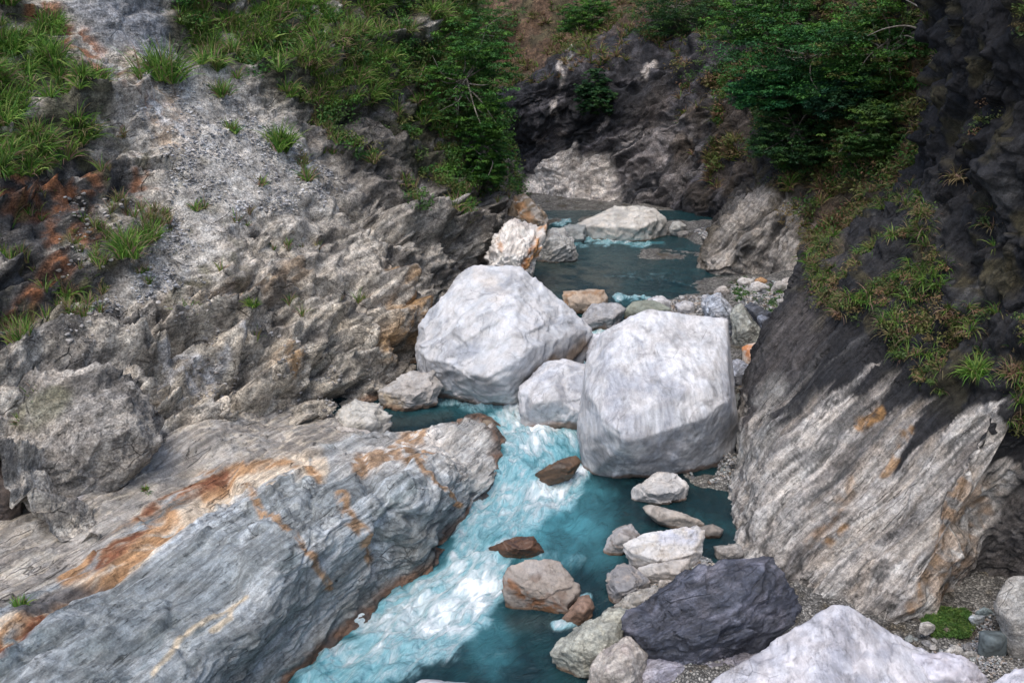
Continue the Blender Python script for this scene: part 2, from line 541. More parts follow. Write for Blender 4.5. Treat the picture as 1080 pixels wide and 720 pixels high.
dA = dA * 0.75 + (1 - k) * (1.1 * saw(ql, 0.40, 71, 0.5, .2) + 0.42 * saw(ql, 1.1, 72, 0.4, .2) + 0.10 * saw(ql, 3.5, 73, .5, .2))
lump = sstep(0.05, 0.5, fbm(flat(GA) * 0.42, 2, 77)) * polymask(u0, v0, [(200, 250), (440, 260), (470, 400), (380, 450), (180, 440)], 25)
dA += (1 - k) * (0.50 * facets(ql * np.array([.35, .9, .9]), 81) + 0.09 * facets(ql * np.array([1.0, 2.6, 2.6]), 82))
dA += 0.3 * lump
cu_, cv_ = warp_uv(flat(GA), 10, 0.8, 97)
for ln_, w_, a_ in [([(180, 300), (240, 350), (262, 400), (240, 425)], 5, .8), ([(330, 300), (345, 350), (330, 400), (345, 425)], 5, .7), ([(140, 400), (230, 432), (300, 470)], 5, .7),
                    ([(375, 335), (425, 380), (440, 400)], 5, .7), ([(280, 240), (330, 300), (400, 330)], 4, .6), ([(370, 230), (420, 300), (450, 340)], 5, .8), ([(110, 360), (190, 380), (240, 360)], 4, .6),
                    ([(290, 345), (330, 330), (370, 350)], 4, .5), ([(215, 345), (160, 352), (100, 375)], 4, .6), ([(340, 190), (400, 250), (430, 260)], 5, .7), ([(450, 220), (480, 270), (510, 290)], 5, .8),
                    ([(265, 402), (310, 425), (380, 410)], 4, .6), ([(200, 330), (280, 300), (310, 310)], 4, .5), ([(400, 180), (450, 210), (520, 230)], 5, .8), ([(60, 190), (110, 240), (150, 290)], 6, .6), ([(0, 260), (60, 300), (110, 320)], 6, .6)]:
    st_ = stroke(cu_, cv_, ln_, w_, 9)
    below = stroke(cu_, cv_ - 14, ln_, 16, 14)
    dA += -a_ * st_ + a_ * .45 * below * (1 - st_)
n1 = fbm(flat(GA) * 0.8, 5, 21)
n2 = fbm(qA * np.array([0.35, 1.6, 1.6]), 5, 22)
n3 = fbm(flat(GA) * 2.6, 4, 23)
C = np.tile(np.array([0.50, 0.455, 0.39]), (len(n1), 1))
C = mix(C, (0.40, 0.37, 0.33), sstep(0.0, 0.5, n2))
C = mix(C, (0.09, 0.085, 0.082), sstep(0.15, 0.55, -n2 + 0.5 * n1) * 0.8)
cr = saw(ql, 1.3, 72, 0.8); cr0 = saw(ql, 0.42, 71, 0.9)
C = mix(C, (0.07, 0.065, 0.06), sstep(0.05, 0.6, fbm(ql * np.array([0.5, 2.2, 2.2]), 5, 79)) * (1 - scree) * .5)
C = mix(C, (0.62, 0.56, 0.48), sstep(0.2, 0.5, fbm(ql * np.array([0.4, 1.4, 1.4]), 5, 78)) * (1 - scree) * .6)
pale = polymask(u0, v0, [(190, 330), (260, 380), (330, 330), (470, 350), (440, 420), (300, 470), (170, 440), (130, 400)], 25)
C = mix(C, (0.60, 0.53, 0.43), pale * 0.75 * sstep(-0.5, 0.15, n2))
C = mix(C, (0.13, 0.12, 0.10), pale * sstep(0.1, 0.35, fbm(ql * np.array([0.5, 5, 5]), 4, 83)) * .6)
C = mix(C, (0.47, 0.445, 0.405), scree * .9)
C = mix(C, (0.42, 0.42, 0.42), scree * sstep(0.25, 0.6, n3) * 0.7)
C = mix(C, (0.19, 0.18, 0.17), scree * sstep(0.3, 0.7, n1) * 0.5)
C = mix(C, (0.25, 0.255, 0.265), smoothtop)
C = mix(C, (0.035, 0.036, 0.04), darkblk * 0.9 * sstep(-0.5, 0.1, n1 + 0.5 * n2 + 0.25))
mid_dark = polymask(u0, v0, [(0, 300), (110, 320), (250, 330), (330, 250), (300, 320), (190, 370), (160, 400), (-60, 420), (-60, 320)], 18)
C = mix(C, (0.085, 0.08, 0.075), mid_dark * 0.75 * sstep(-0.3, 0.3, n2 + n1))
farrock = polymask(u0, v0, [(330, 60), (545, 60), (550, 230), (500, 260), (450, 250), (370, 200), (330, 140)], 20)
C = mix(C, (0.12, 0.11, 0.10), farrock * 0.85)
C = mix(C, (0.40, 0.37, 0.34), farrock * sstep(0.35, 0.6, n2) * 0.7)
C = mix(C, (0.055, 0.055, 0.03), veg * sstep(-0.4, 0.1, n1) * 0.85)
# rust and ochre stains
rust = np.maximum.reduce([
    stroke(u0, v0, [(40, -5), (75, 30), (110, 70), (128, 95), (165, 115)], 16, 12),
    stroke(u0, v0, [(-20, 200), (25, 215), (80, 212), (95, 200)], 16, 14),
    stroke(u0, v0, [(60, 275), (20, 325), (45, 345)], 12, 12),
    stroke(u0, v0, [(150, 180), (160, 205)], 10, 8), stroke(u0, v0, [(60, 245), (110, 240)], 12, 12)])
C = mix(C, (0.28, 0.115, 0.05), rust * sstep(-0.2, 0.35, n3 + .5 * n2) * 0.85)
och = np.maximum.reduce([stroke(u0, v0, [(410, 300), (425, 345), (400, 370)], 16, 14), stroke(u0, v0, [(140, 75), (170, 110), (185, 135)], 24, 18) * 0.6,
                         stroke(u0, v0, [(290, 385), (305, 402)], 10, 8), stroke(u0, v0, [(200, 335), (300, 300)], 12, 20) * 0.4])
C = mix(C, (0.42, 0.25, 0.11), och * sstep(-0.4, 0.2, n3) * 0.8)
C = mix(C, (0.62, 0.60, 0.58), stroke(u0, v0, [(120, 65), (150, 100), (195, 140)], 10, 12) * sstep(-0.1, 0.3, n3))
C = mix(C, (0.60, 0.58, 0.56), stroke(u0, v0, [(160, 395), (215, 400), (240, 380)], 10, 8) * sstep(-0.2, 0.2, n3))
# moss and dry grass film
film = polymask(u0, v0, [(60, 160), (200, 150), (260, 300), (210, 330), (40, 340), (-40, 250)], 25) * sstep(0.15, 0.5, fbm(flat(GA) * 1.1, 4, 31))
C = mix(C, (0.12, 0.11, 0.045), film * 0.6)
C, wetA = waterline_stain(flat(GA), C, top=0.2)
M_HILL = rock_mat('hillside_rock', axA, streak=0.28, speck=0.45, bump=0.10, crack=0.6, stretch=(0.5, 2.2, 2.2), fine=5.0)
finish_sheet('hillside', GA, NA, dA, C, M_HILL, flipA, wetA)

# ---- foreground bedrock outcrop with the orange band
B_CTRL = [
 [(260, 900, 12.6), (185, 840, 12.9), (165, 800, 13.1), (120, 770, 13.2), (20, 740, 13.2), (-80, 700, 13.6), (-160, 640, 14.6), (-220, 560, 16.5)],
 [(345, 775, 15.4), (256, 735, 16.3), (248, 712, 16.3), (235, 672, 16.0), (110, 640, 16.4), (0, 628, 16.4), (-70, 590, 17.2), (-130, 520, 19)],
 [(410, 700, 17.8), (335, 670, 18.4), (325, 645, 18.4), (305, 590, 17.9), (200, 560, 18.8), (100, 573, 18.6), (20, 545, 19.5), (-30, 490, 21)],
 [(450, 650, 19.6), (408, 618, 20.6), (400, 598, 20.5), (378, 540, 20.0), (300, 512, 20.8), (205, 518, 20.8), (130, 490, 22), (80, 440, 23.5)],
 [(480, 630, 20.4), (456, 600, 21.4), (452, 584, 21.4), (436, 525, 21.2), (390, 495, 22.3), (315, 487, 22.5), (240, 468, 23.5), (190, 430, 25)],
 [(505, 580, 22.5), (480, 566, 22.9), (476, 548, 22.9), (466, 505, 22.9), (435, 482, 24), (372, 474, 24.5), (300, 458, 25.5), (260, 430, 27)],
 [(545, 545, 23.6), (522, 522, 24.6), (521, 508, 24.7), (508, 485, 25.2), (470, 462, 26), (430, 455, 26.5), (380, 453, 27), (340, 438, 28)],
 [(545, 500, 26), (526, 478, 27), (522, 465, 27.3), (512, 450, 28), (490, 448, 28.3), (450, 455, 28.1), (400, 468, 28), (370, 450, 29.5)],
 [(530, 475, 28.4), (519, 458, 29), (514, 453, 29.2), (505, 451, 29.4), (490, 453, 29.4), (450, 463, 29.2), (400, 474, 29.), (370, 458, 30)],
]
GB = loft(B_CTRL, 540, 440, (.45, -.35, -1.6))
NB, flipB = orient(GB, (2, 12, 14))
axB = axes3((110, 640, 16.3), (300, 516, 20.8), (225, 685, 16))
pB = flat(GB)
qB = pB @ axB.T
wvB = np.stack([fbm(pB * 0.5 + 5, 3, 150), fbm(pB * 0.5 + 25, 3, 160), fbm(pB * 0.5 + 45, 3, 170)], -1)
qw = qB + wvB * 0.28
u0, v0 = warp_uv(pB, 3.2, 0.9)
upper = polymask(u0, v0, [(-100, 720), (0, 640), (70, 607), (133, 563), (177, 520), (213, 495), (330, 480), (420, 440), (200, 400), (-200, 400)], 5)
lay = ridged(qw * np.array([0.10, 1.5, 1.5]), 5, 140, 0.6)
dB = 0.30 * fbm(pB * 0.30, 3, 141) + 0.15 * (lay - 0.5)
d1, d2, idb = cells(qw * np.array([0.45, 1.5, 1.5]), 142)
e = sstep(0, 0.12, d2 - d1)
blk = (idb - 0.5) * e - 0.3 * (1 - e)
dB += blk * (0.13 - 0.05 * upper)
d1, d2, idc = cells(qw * np.array([1.2, 3.8, 3.8]), 143)
dB += ((idc - 0.5) * sstep(0, 0.2, d2 - d1)) * 0.05
rough_patch = polymask(u0, v0, [(190, 530), (240, 510), (330, 495), (370, 530), (340, 570), (280, 560), (215, 570)], 12)
dB += rough_patch * 0.16 * (ridged(pB * 1.7, 4, 149) - 0.5)
# flutes worn by the water on the steep face
facem = polymask(u0, v0, [(300, 590), (350, 540), (470, 490), (520, 480), (530, 540), (430, 640), (300, 740), (220, 720)], 20)
dirF = surf_axes((300, 700, 17.5), (360, 560, 20), (0.5, -0.7, 0.5))
dB += facem * 0.16 * (ridged((pB @ dirF.T + wvB * 0.3) * np.array([0.25, 1.1, 1.1]), 4, 144) - 0.5)
dB -= 0.28 * stroke(u0, v0, [(-40, 712), (67, 640), (140, 585), (200, 535), (240, 505)], 5, 10)
dB -= 0.20 * stroke(u0, v0, [(385, 500), (410, 530), (440, 548)], 3, 10) + 0.22 * stroke(u0, v0, [(398, 600), (402, 560), (420, 540)], 3, 12)
dB += 0.16 * saw(qw, 0.8, 146, 0.6, .2) + 0.08 * saw(qw, 2.2, 147, 0.6, .2) + 0.012 * saw(qw, 6.0, 148, 0.6, .2)
dB += (0.055 + .15 * rough_patch) * facets(qw * np.array([.7, 1.8, 1.8]), 83) + 0.02 * facets(qw * np.array([1, 5.5, 5.5]), 84)
dB += 0.012 * fbm(pB * 5, 4, 145, 0.6)
n1 = fbm(pB * 0.9, 5, 121); n2 = fbm(qw * np.array([0.18, 1.6, 1.6]), 5, 122); n3 = fbm(pB * 3.2, 4, 123); n4 = fbm(qw * np.array([0.3, 5, 5]), 4, 124)
C = np.tile(np.array([0.35, 0.375, 0.38]), (len(n1), 1))
C = mix(C, (0.43, 0.46, 0.475), sstep(0.0, 0.6, n2))
C = mix(C, (0.17, 0.20, 0.205), sstep(0.1, 0.6, -n2 + 0.3 * n3))
bandB = fbm(qw * np.array([0.05, 1.3, 1.3]), 4, 128)
C = mix(C, (0.16, 0.18, 0.185), sstep(.12, .32, bandB) * .65)
C = mix(C, (0.50, 0.53, 0.545), sstep(.1, .3, -bandB) * .6)
C = mix(C, (0.38, 0.35, 0.31), upper * 0.95)
C = mix(C, (0.20, 0.18, 0.16), upper * sstep(.05, .3, bandB) * .6)
C = mix(C, (0.52, 0.46, 0.37), upper * sstep(0.05, 0.5, n4) * 0.6)
C = mix(C, (0.50, 0.50, 0.56), upper * .6 * stroke(u0, v0, [(60, 545), (110, 510), (150, 488)], 2, 4))
tail = polymask(u0, v0, [(330, 490), (385, 462), (430, 445), (530, 440), (530, 520), (480, 500), (400, 500)], 10)
C = mix(C, (0.46, 0.44, 0.41), tail * 0.8)
C = mix(C, (0.70, 0.66, 0.61), tail * stroke(u0, v0, [(395, 485), (445, 458), (465, 470)], 14, 10))
low_dark = polymask(u0, v0, [(170, 760), (250, 660), (330, 600), (400, 590), (480, 540), (540, 520), (540, 600), (300, 800)], 22)
C = mix(C, (0.17, 0.175, 0.165), low_dark * 0.55)  # steep face towards the water: part of its shade put into the colour
whiteband = stroke(u0, v0, [(0, 672), (60, 635), (120, 600), (170, 560), (215, 520), (250, 503), (300, 490), (335, 492)], 16, 8)
C = mix(C, (0.66, 0.55, 0.42), whiteband * sstep(-0.8, -0.3, n4) * 0.95)
orange = np.maximum.reduce([stroke(u0, v0, [(-30, 705), (33, 660), (67, 640), (133, 580), (180, 540)], 10, 7),
                            stroke(u0, v0, [(67, 610), (110, 580), (145, 555), (180, 520), (215, 497), (250, 488)], 9, 6),
                            stroke(u0, v0, [(335, 500), (300, 484), (250, 490), (215, 510)], 4, 5)])
C = mix(C, (0.46, 0.25, 0.11), orange * sstep(-0.55, 0.1, n4) * 0.85)
red = np.maximum(stroke(u0, v0, [(100, 590), (140, 562), (175, 520), (210, 505), (235, 492)], 7, 6), stroke(u0, v0, [(0, 690), (50, 655)], 8, 6))
C = mix(C, (0.20, 0.075, 0.04), red * sstep(-0.3, 0.15, n4) * .9)
vein = np.maximum.reduce([stroke(u0, v0, [(258, 508), (280, 540), (312, 565), (335, 590), (345, 618)], 5, 4),
                          stroke(u0, v0, [(360, 522), (370, 545), (385, 565), (392, 592)], 9, 5),
                          stroke(u0, v0, [(418, 482), (450, 508), (482, 532)], 3, 3), stroke(u0, v0, [(430, 462), (450, 478), (468, 490)], 3, 3),
                          stroke(u0, v0, [(380, 490), (415, 478), (440, 490)], 10, 7), stroke(u0, v0, [(420, 462), (445, 455)], 6, 5)])
C = mix(C, (0.36, 0.21, 0.10), vein * sstep(-.7, 0, n3) * 0.85)
pv = np.maximum(stroke(u0, v0, [(160, 720), (190, 680), (230, 650), (260, 630)], 2.5, 3), stroke(u0, v0, [(245, 640), (240, 655), (220, 670)], 3, 3))
C = mix(C, (0.60, 0.50, 0.36), pv * 0.9)
C = mix(C, (0.10, 0.10, 0.105), polymask(u0, v0, [(10, 650), (60, 620), (130, 600), (80, 625), (25, 660)], 5) * 0.9)
C, wetB = waterline_stain(pB, C, top=0.30)
M_OUT = rock_mat('outcrop_rock', axB, warp=.8, streak=0.34, speck=0.2, bump=0.05, crack=0.7, stretch=(0.18, 4.0, 4.0), fine=7.0)
oB = finish_sheet('rock_outcrop', GB, NB, dB, C, M_OUT, flipB, wetB, kind=None)
tag(oB, 'long blue-grey bedrock outcrop with orange rusty crest, sloping down to the white water', 'outcrop')

# ---- right-hand cliff
D_CTRL = [
 [(1330, 860, 13.5), (1320, 790, 14.2), (1330, 620, 14.8), (1360, 450, 15.4), (1400, 250, 16), (1450, 50, 16.5), (1500, -250, 17)],
 [(1160, 720, 17.2), (1150, 650, 18.2), (1150, 560, 18.8), (1160, 440, 19.2), (1200, 290, 19.5), (1240, 100, 20), (1290, -220, 20.5)],
 [(1020, 690, 19.6), (1020, 610, 20.8), (1050, 520, 20.6), (1090, 430, 20.2), (1130, 300, 20.6), (1160, 110, 21.2), (1190, -220, 21.8)],
 [(950, 725, 18.0), (955, 668, 19.0), (1005, 560, 19.3), (1060, 440, 20.2), (1080, 310, 21.4), (1100, 120, 22.2), (1130, -220, 22.8)],
 [(845, 680, 19.2), (850, 642, 20.2), (905, 550, 20.6), (970, 430, 21.6), (1020, 300, 22.8), (1050, 120, 24.2), (1070, -220, 25)],
 [(765, 625, 21.0), (769, 596, 21.9), (812, 510, 22.4), (880, 400, 23.5), (955, 275, 25), (1010, 110, 26.2), (1025, -220, 27)],
 [(760, 575, 23.2), (765, 550, 24.4), (792, 470, 24.9), (842, 375, 25.8), (900, 275, 27), (995, 130, 28.5), (1005, -220, 29.5)],
 [(768, 530, 26.0), (774, 505, 27.2), (788, 430, 27.5), (822, 345, 28.2), (860, 272, 29.2), (985, 170, 30.5), (1000, -200, 31.5)],
 [(785, 510, 29.0), (788, 480, 30), (795, 420, 31), (832, 345, 32), (868, 272, 33), (985, 170, 34.5), (1005, -200, 36)],
 [(840, 480, 31.5), (850, 450, 33), (860, 400, 35), (890, 340, 38), (930, 272, 40), (1000, 180, 42), (1030, -200, 44)],
]
GD = loft(D_CTRL, 460, 540, (-.3, -.3, -1.4))
ND, flipD = orient(GD, (0, 12, 13))
axD = axes3((850, 642, 20.2), (1000, 490, 20.6), (812, 510, 22.4))
pD = flat(GD)
u0, v0 = warp_uv(pD, 8, 0.7)
qD = pD @ axD.T
wv = np.stack([fbm(pD * 0.4 + 5, 3, 250), fbm(pD * 0.4 + 25, 3, 260), fbm(pD * 0.4 + 45, 3, 270)], -1)
qw = qD + wv * 0.16
dD = 0.55 * fbm(pD * 0.2, 3, 241)
rb = ridged(qw * np.array([0.16, 1.5, 1.5]), 5, 240, 0.6)
dD += 0.16 * (ridged(qw * np.array([0.05, 2.4, 2.4]), 4, 251, .6) - .5) + 0.12 * (rb - 0.5) + 0.12 * (ridged(qw * np.array([0.10, 0.6, 0.6]), 3, 244) - 0.5)
d1, d2, idd = cells(qw * np.array([0.55, 1.9, 1.9]), 242)
e = sstep(0, 0.2, d2 - d1)
dD += ((idd - 0.5) * e - 0.3 * (1 - e)) * 0.13
d1, d2, ide = cells(qw * np.array([1.4, 4.5, 4.5]), 243)
dD += (ide - 0.5) * sstep(0, 0.2, d2 - d1) * 0.05
upD = polymask(u0, v0, [(800, 250), (1000, -300), (1500, -300), (1500, 560), (1100, 470), (960, 400), (850, 330)], 30)
dD += upD * 0.55 * fbm(pD * 0.7, 4, 248)
dD += 0.35 * saw(qw, 0.55, 246, 0.7, .25) + 0.17 * saw(qw, 1.6, 247, 0.6, .25) + 0.06 * saw(qw, 5.0, 249, 0.6, .25)
dD += (0.07 + .30 * upD) * facets(qw * np.array([.45, 1.4, 1.4]), 85) + 0.03 * facets(qw * np.array([.5, 4.2, 4.2]), 86)
dD += 0.015 * fbm(pD * 5, 3, 245)
n1 = fbm(pD * 0.7, 5, 221); n2 = fbm(qw * np.array([0.16, 1.5, 1.5]), 5, 222); n3 = fbm(pD * 3, 4, 223); n4 = fbm(qw * np.array([0.3, 4.5, 4.5]), 4, 224)
C = np.tile(np.array([0.46, 0.43, 0.40]), (len(n1), 1))
C = mix(C, (0.62, 0.60, 0.57), sstep(0.0, 0.5, n2))
C = mix(C, (0.20, 0.185, 0.175), sstep(0.2, 0.55, -n2 + 0.3 * n4))
C = mix(C, (0.10, 0.098, 0.095), sstep(0.2, 0.4, fbm(qw * np.array([0.12, 5.5, 5.5]), 4, 226) + .35 * n1) * .8)
C = mix(C, (0.40, 0.34, 0.28), sstep(0.2, 0.5, fbm(qw * np.array([0.10, 2.5, 2.5]), 4, 227)) * .5)
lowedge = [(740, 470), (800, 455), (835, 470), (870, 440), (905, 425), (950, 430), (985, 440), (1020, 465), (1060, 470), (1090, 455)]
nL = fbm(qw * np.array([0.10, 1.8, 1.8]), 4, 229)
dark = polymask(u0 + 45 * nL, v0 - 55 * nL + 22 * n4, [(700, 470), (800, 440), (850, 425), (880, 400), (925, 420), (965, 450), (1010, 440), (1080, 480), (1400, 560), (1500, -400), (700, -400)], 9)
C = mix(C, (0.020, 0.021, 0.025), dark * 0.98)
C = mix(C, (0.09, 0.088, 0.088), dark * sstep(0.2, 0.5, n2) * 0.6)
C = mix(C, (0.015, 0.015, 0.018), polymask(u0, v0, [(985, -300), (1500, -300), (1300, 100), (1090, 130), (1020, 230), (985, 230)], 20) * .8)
strip = polymask(u0, v0, [(790, 470), (800, 410), (855, 290), (900, 240), (890, 320), (850, 400), (820, 440)], 12)
C = mix(C, (0.10, 0.09, 0.088), strip * 0.7)
edgep = polymask(u0, v0, [(765, 500), (790, 440), (830, 400), (850, 420), (820, 470), (780, 530)], 10)
C = mix(C, (0.34, 0.33, 0.31), edgep * 0.6 * sstep(-0.2, 0.3, n1))
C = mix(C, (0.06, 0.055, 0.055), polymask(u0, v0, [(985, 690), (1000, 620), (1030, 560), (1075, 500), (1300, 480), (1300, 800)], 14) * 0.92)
mossy = sstep(0.1, 0.5, fbm(pD * 0.9, 4, 231)) * upD
C = mix(C, (0.07, 0.06, 0.03), mossy * 0.7)
ochd = np.maximum.reduce([stroke(u0, v0, [(905, 445), (925, 430)], 7, 6), stroke(u0, v0, [(925, 490), (945, 465), (955, 450)], 6, 5), stroke(u0, v0, [(865, 575), (885, 555)], 4, 5),
                          stroke(u0, v0, [(985, 620), (1010, 560), (1040, 520)], 10, 18) * 0.6, stroke(u0, v0, [(960, 640), (975, 610)], 6, 8) * 0.7, stroke(u0, v0, [(850, 570), (870, 545), (900, 500)], 4, 8) * 0.5])
C = mix(C, (0.36, 0.20, 0.08), ochd * sstep(-0.4, 0.2, n3) * 0.8)
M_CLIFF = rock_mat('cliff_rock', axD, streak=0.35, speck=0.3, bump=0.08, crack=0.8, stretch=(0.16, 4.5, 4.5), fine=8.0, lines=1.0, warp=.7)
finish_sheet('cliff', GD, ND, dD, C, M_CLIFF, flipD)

# ---- spur upstream on the right
E_CTRL = [
 [(960, 420, 30), (980, 350, 32), (1030, 260, 33.5), (1060, 150, 35), (1090, 40, 37), (1110, -100, 38), (1130, -300, 40)],
 [(800, 325, 41), (808, 300, 43), (850, 240, 43), (890, 150, 44), (920, 40, 45), (940, -100, 46), (980, -300, 47)],
 [(735, 315, 42.5), (738, 293, 45), (768, 240, 45.5), (820, 190, 46.5), (845, 100, 47), (860, 0, 48), (880, -300, 50)],
 [(740, 300, 47.5), (748, 284, 49), (766, 228, 51), (808, 185, 52), (822, 95, 53), (835, 0, 54), (850, -300, 56)],
 [(760, 290, 51), (765, 275, 54), (785, 220, 60), (815, 170, 64), (835, 90, 66), (850, 0, 68), (870, -300, 70)],
]
GE = loft(E_CTRL, 320, 380, (-.4, -.3, -1.2))
NE, flipE = orient(GE, (0, 30, 14))
axE = axes3((738, 293, 45), (820, 195, 46.5), (808, 300, 43))
pE = flat(GE)
dE, qw, ide = rock_disp(pE, axE, big=0.8, ridge=0.25, block=0.4, fine=0.08, s_ridge=(0.08, 0.6, 0.6), s_block=(0.25, 0.9, 0.9), seed=300)
dE += 0.6 * saw(qw, 0.45, 331, 0.7) + 0.2 * saw(qw, 1.5, 332)
dE += .35 * facets(qw * np.array([.3, .9, .9]), 87)
u0, v0 = warp_uv(pE, 5, 0.5)
n1 = fbm(pE * 0.5, 5, 321); n2 = fbm(qw * np.array([0.15, 1.2, 1.2]), 5, 322)
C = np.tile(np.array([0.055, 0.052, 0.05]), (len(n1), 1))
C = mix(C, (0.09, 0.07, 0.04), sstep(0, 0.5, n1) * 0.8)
paleE = polymask(u0, v0, [(720, 310), (735, 285), (765, 235), (790, 208), (825, 205), (860, 235), (850, 310)], 9)
C = mix(C, (0.36, 0.33, 0.30), paleE * sstep(-0.45, 0.1, n2))
C = mix(C, (0.10, 0.10, 0.10), paleE * polymask(u0, v0, [(768, 290), (775, 260), (790, 240), (795, 260), (785, 292)], 6) * 0.8)
C = mix(C, (0.16, 0.11, 0.08), polymask(u0, v0, [(850, 310), (845, 230), (900, 200), (900, 330)], 10) * 0.6)
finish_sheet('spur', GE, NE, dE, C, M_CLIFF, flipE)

# ---- headwall at the back
F_CTRL = [
 [(300, 252, 62), (460, 240, 66), (520, 235, 68), (560, 232, 66), (600, 231, 64), (650, 236, 62), (700, 243, 60), (750, 252, 57), (800, 270, 53), (900, 290, 50)],
 [(300, 230, 64), (460, 218, 67), (520, 215, 69), (560, 214, 67), (600, 212, 65), (650, 212, 63.5), (700, 222, 61), (750, 228, 58), (800, 250, 54), (900, 270, 51)],
 [(300, 190, 66), (460, 180, 69), (520, 180, 71), (545, 182, 70), (590, 180, 67), (650, 178, 65), (700, 180, 62.5), (760, 180, 59), (820, 200, 55), (920, 230, 52)],
 [(300, 140, 66), (460, 130, 69), (520, 140, 70), (550, 145, 69.5), (600, 145, 67.5), (650, 140, 66), (710, 138, 63.5), (770, 130, 60), (830, 140, 56), (930, 160, 53)],
 [(300, 90, 68), (460, 100, 70), (515, 112, 69), (555, 108, 67), (600, 100, 67), (650, 98, 66.5), (715, 95, 65), (780, 80, 61), (840, 80, 58), (940, 90, 55)],
 [(300, 50, 74), (460, 70, 74), (515, 85, 73), (560, 76, 69.5), (605, 65, 69), (655, 55, 69), (720, 45, 68), (790, 30, 63), (850, 20, 60), (950, 20, 57)],
 [(300, 0, 84), (460, 10, 84), (515, 15, 84), (560, 10, 82), (610, 0, 82), (660, -10, 81), (725, -20, 78), (800, -40, 72), (860, -50, 68), (960, -50, 64)],
 [(300, -120, 95), (460, -120, 95), (515, -120, 96), (560, -120, 96), (610, -130, 96), (660, -130, 96), (725, -130, 94), (800, -150, 90), (860, -150, 85), (960, -150, 80)],
 [(300, -300, 108), (460, -300, 108), (515, -300, 110), (560, -300, 110), (610, -300, 110), (660, -300, 110), (725, -300, 108), (800, -300, 105), (860, -300, 100), (960, -300, 95)],
]
GF = loft(F_CTRL, 340, 420)
NF, flipF = orient(GF, (0, 20, 14))
axF = surf_axes((590, 200, 66), (700, 130, 64), (-0.3, -0.9, 0.4))
pF = flat(GF)
dF, qw, idf = rock_disp(pF, axF, big=1.1, ridge=0.5, block=0.25, fine=0.07, s_big=0.13, s_ridge=(0.05, 0.35, 0.35), s_block=(0.14, 0.45, 0.45), seed=500)
dF += 0.9 * saw(qw, 0.30, 531, 0.8) + 0.3 * saw(qw, 1.0, 532)
dF += .35 * facets(qw * np.array([.06, .30, .30]), 88) + .16 * facets(qw * np.array([.15, 1.0, 1.0]), 89)
u0, v0 = warp_uv(pF, 6, 0.4)
n1 = fbm(pF * 0.4, 5, 521); n2 = fbm(qw * np.array([0.09, 0.7, 0.7]), 5, 522); n3 = fbm(pF * 1.6, 4, 523)
vert = surf_axes((640, 200, 66), (660, 80, 67), (-0.3, -0.9, 0.4))
nv = fbm((pF @ vert.T) * np.array([0.10, 0.8, 0.8]), 4, 524)
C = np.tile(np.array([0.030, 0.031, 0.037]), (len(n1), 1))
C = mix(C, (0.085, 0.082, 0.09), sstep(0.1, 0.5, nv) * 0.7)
C = mix(C, (0.50, 0.46, 0.43), np.maximum(stroke(u0, v0, [(602, 55), (592, 80), (585, 105), (582, 118)], 4, 4), stroke(u0, v0, [(690, 65), (678, 85)], 4, 4)) * sstep(-0.4, 0.1, n3))
C = mix(C, (0.45, 0.40, 0.38), np.maximum(stroke(u0, v0, [(565, 150), (590, 142), (600, 133), (580, 150), (565, 160)], 3, 3), stroke(u0, v0, [(628, 145), (640, 125)], 4, 4)) * sstep(-0.2, 0.2, n3))
paleF = polymask(u0 + 16 * n2, v0 + 12 * n2, [(545, 238), (553, 188), (585, 175), (620, 158), (645, 165), (645, 200), (650, 235)], 7)
bF = fbm((pF @ axF.T) * np.array([0.03, 0.55, 0.55]) , 4, 533)
C = mix(C, (0.16, 0.15, 0.165), sstep(.1, .35, bF) * .45)
C = mix(C, (0.30, 0.28, 0.28), polymask(u0, v0, [(560, 215), (640, 150), (760, 95), (790, 130), (720, 190), (690, 232), (560, 232)], 12) * sstep(.12, .3, fbm(qw * np.array([0.05, 1.1, 1.1]), 4, 528)) * .8)
C = mix(C, (0.60, 0.56, 0.53), paleF * sstep(-0.45, 0.05, n2 + 0.3))
C = mix(C, (0.24, 0.22, 0.22), polymask(u0, v0, [(620, 215), (660, 160), (720, 110), (760, 110), (720, 180), (690, 220)], 16) * sstep(0.0, 0.4, n2) * 0.8)
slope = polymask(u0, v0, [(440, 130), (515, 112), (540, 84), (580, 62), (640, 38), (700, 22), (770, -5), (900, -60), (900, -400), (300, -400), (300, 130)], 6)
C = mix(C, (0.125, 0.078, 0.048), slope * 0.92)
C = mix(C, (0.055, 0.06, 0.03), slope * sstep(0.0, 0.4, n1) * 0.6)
C = mix(C, (0.10, 0.075, 0.05), polymask(u0, v0, [(680, 120), (760, 60), (850, 60), (850, 240), (760, 240), (720, 200)], 25) * sstep(-0.1, 0.4, n1) * 0.5)
M_HEAD = rock_mat('headwall_rock', axF, streak=0.35, speck=0.4, bump=0.15, crack=0.6, stretch=(0.2, 1.2, 1.2), fine=3.0)
finish_sheet('headwall', GF, NF, dF, C, M_HEAD, flipF)

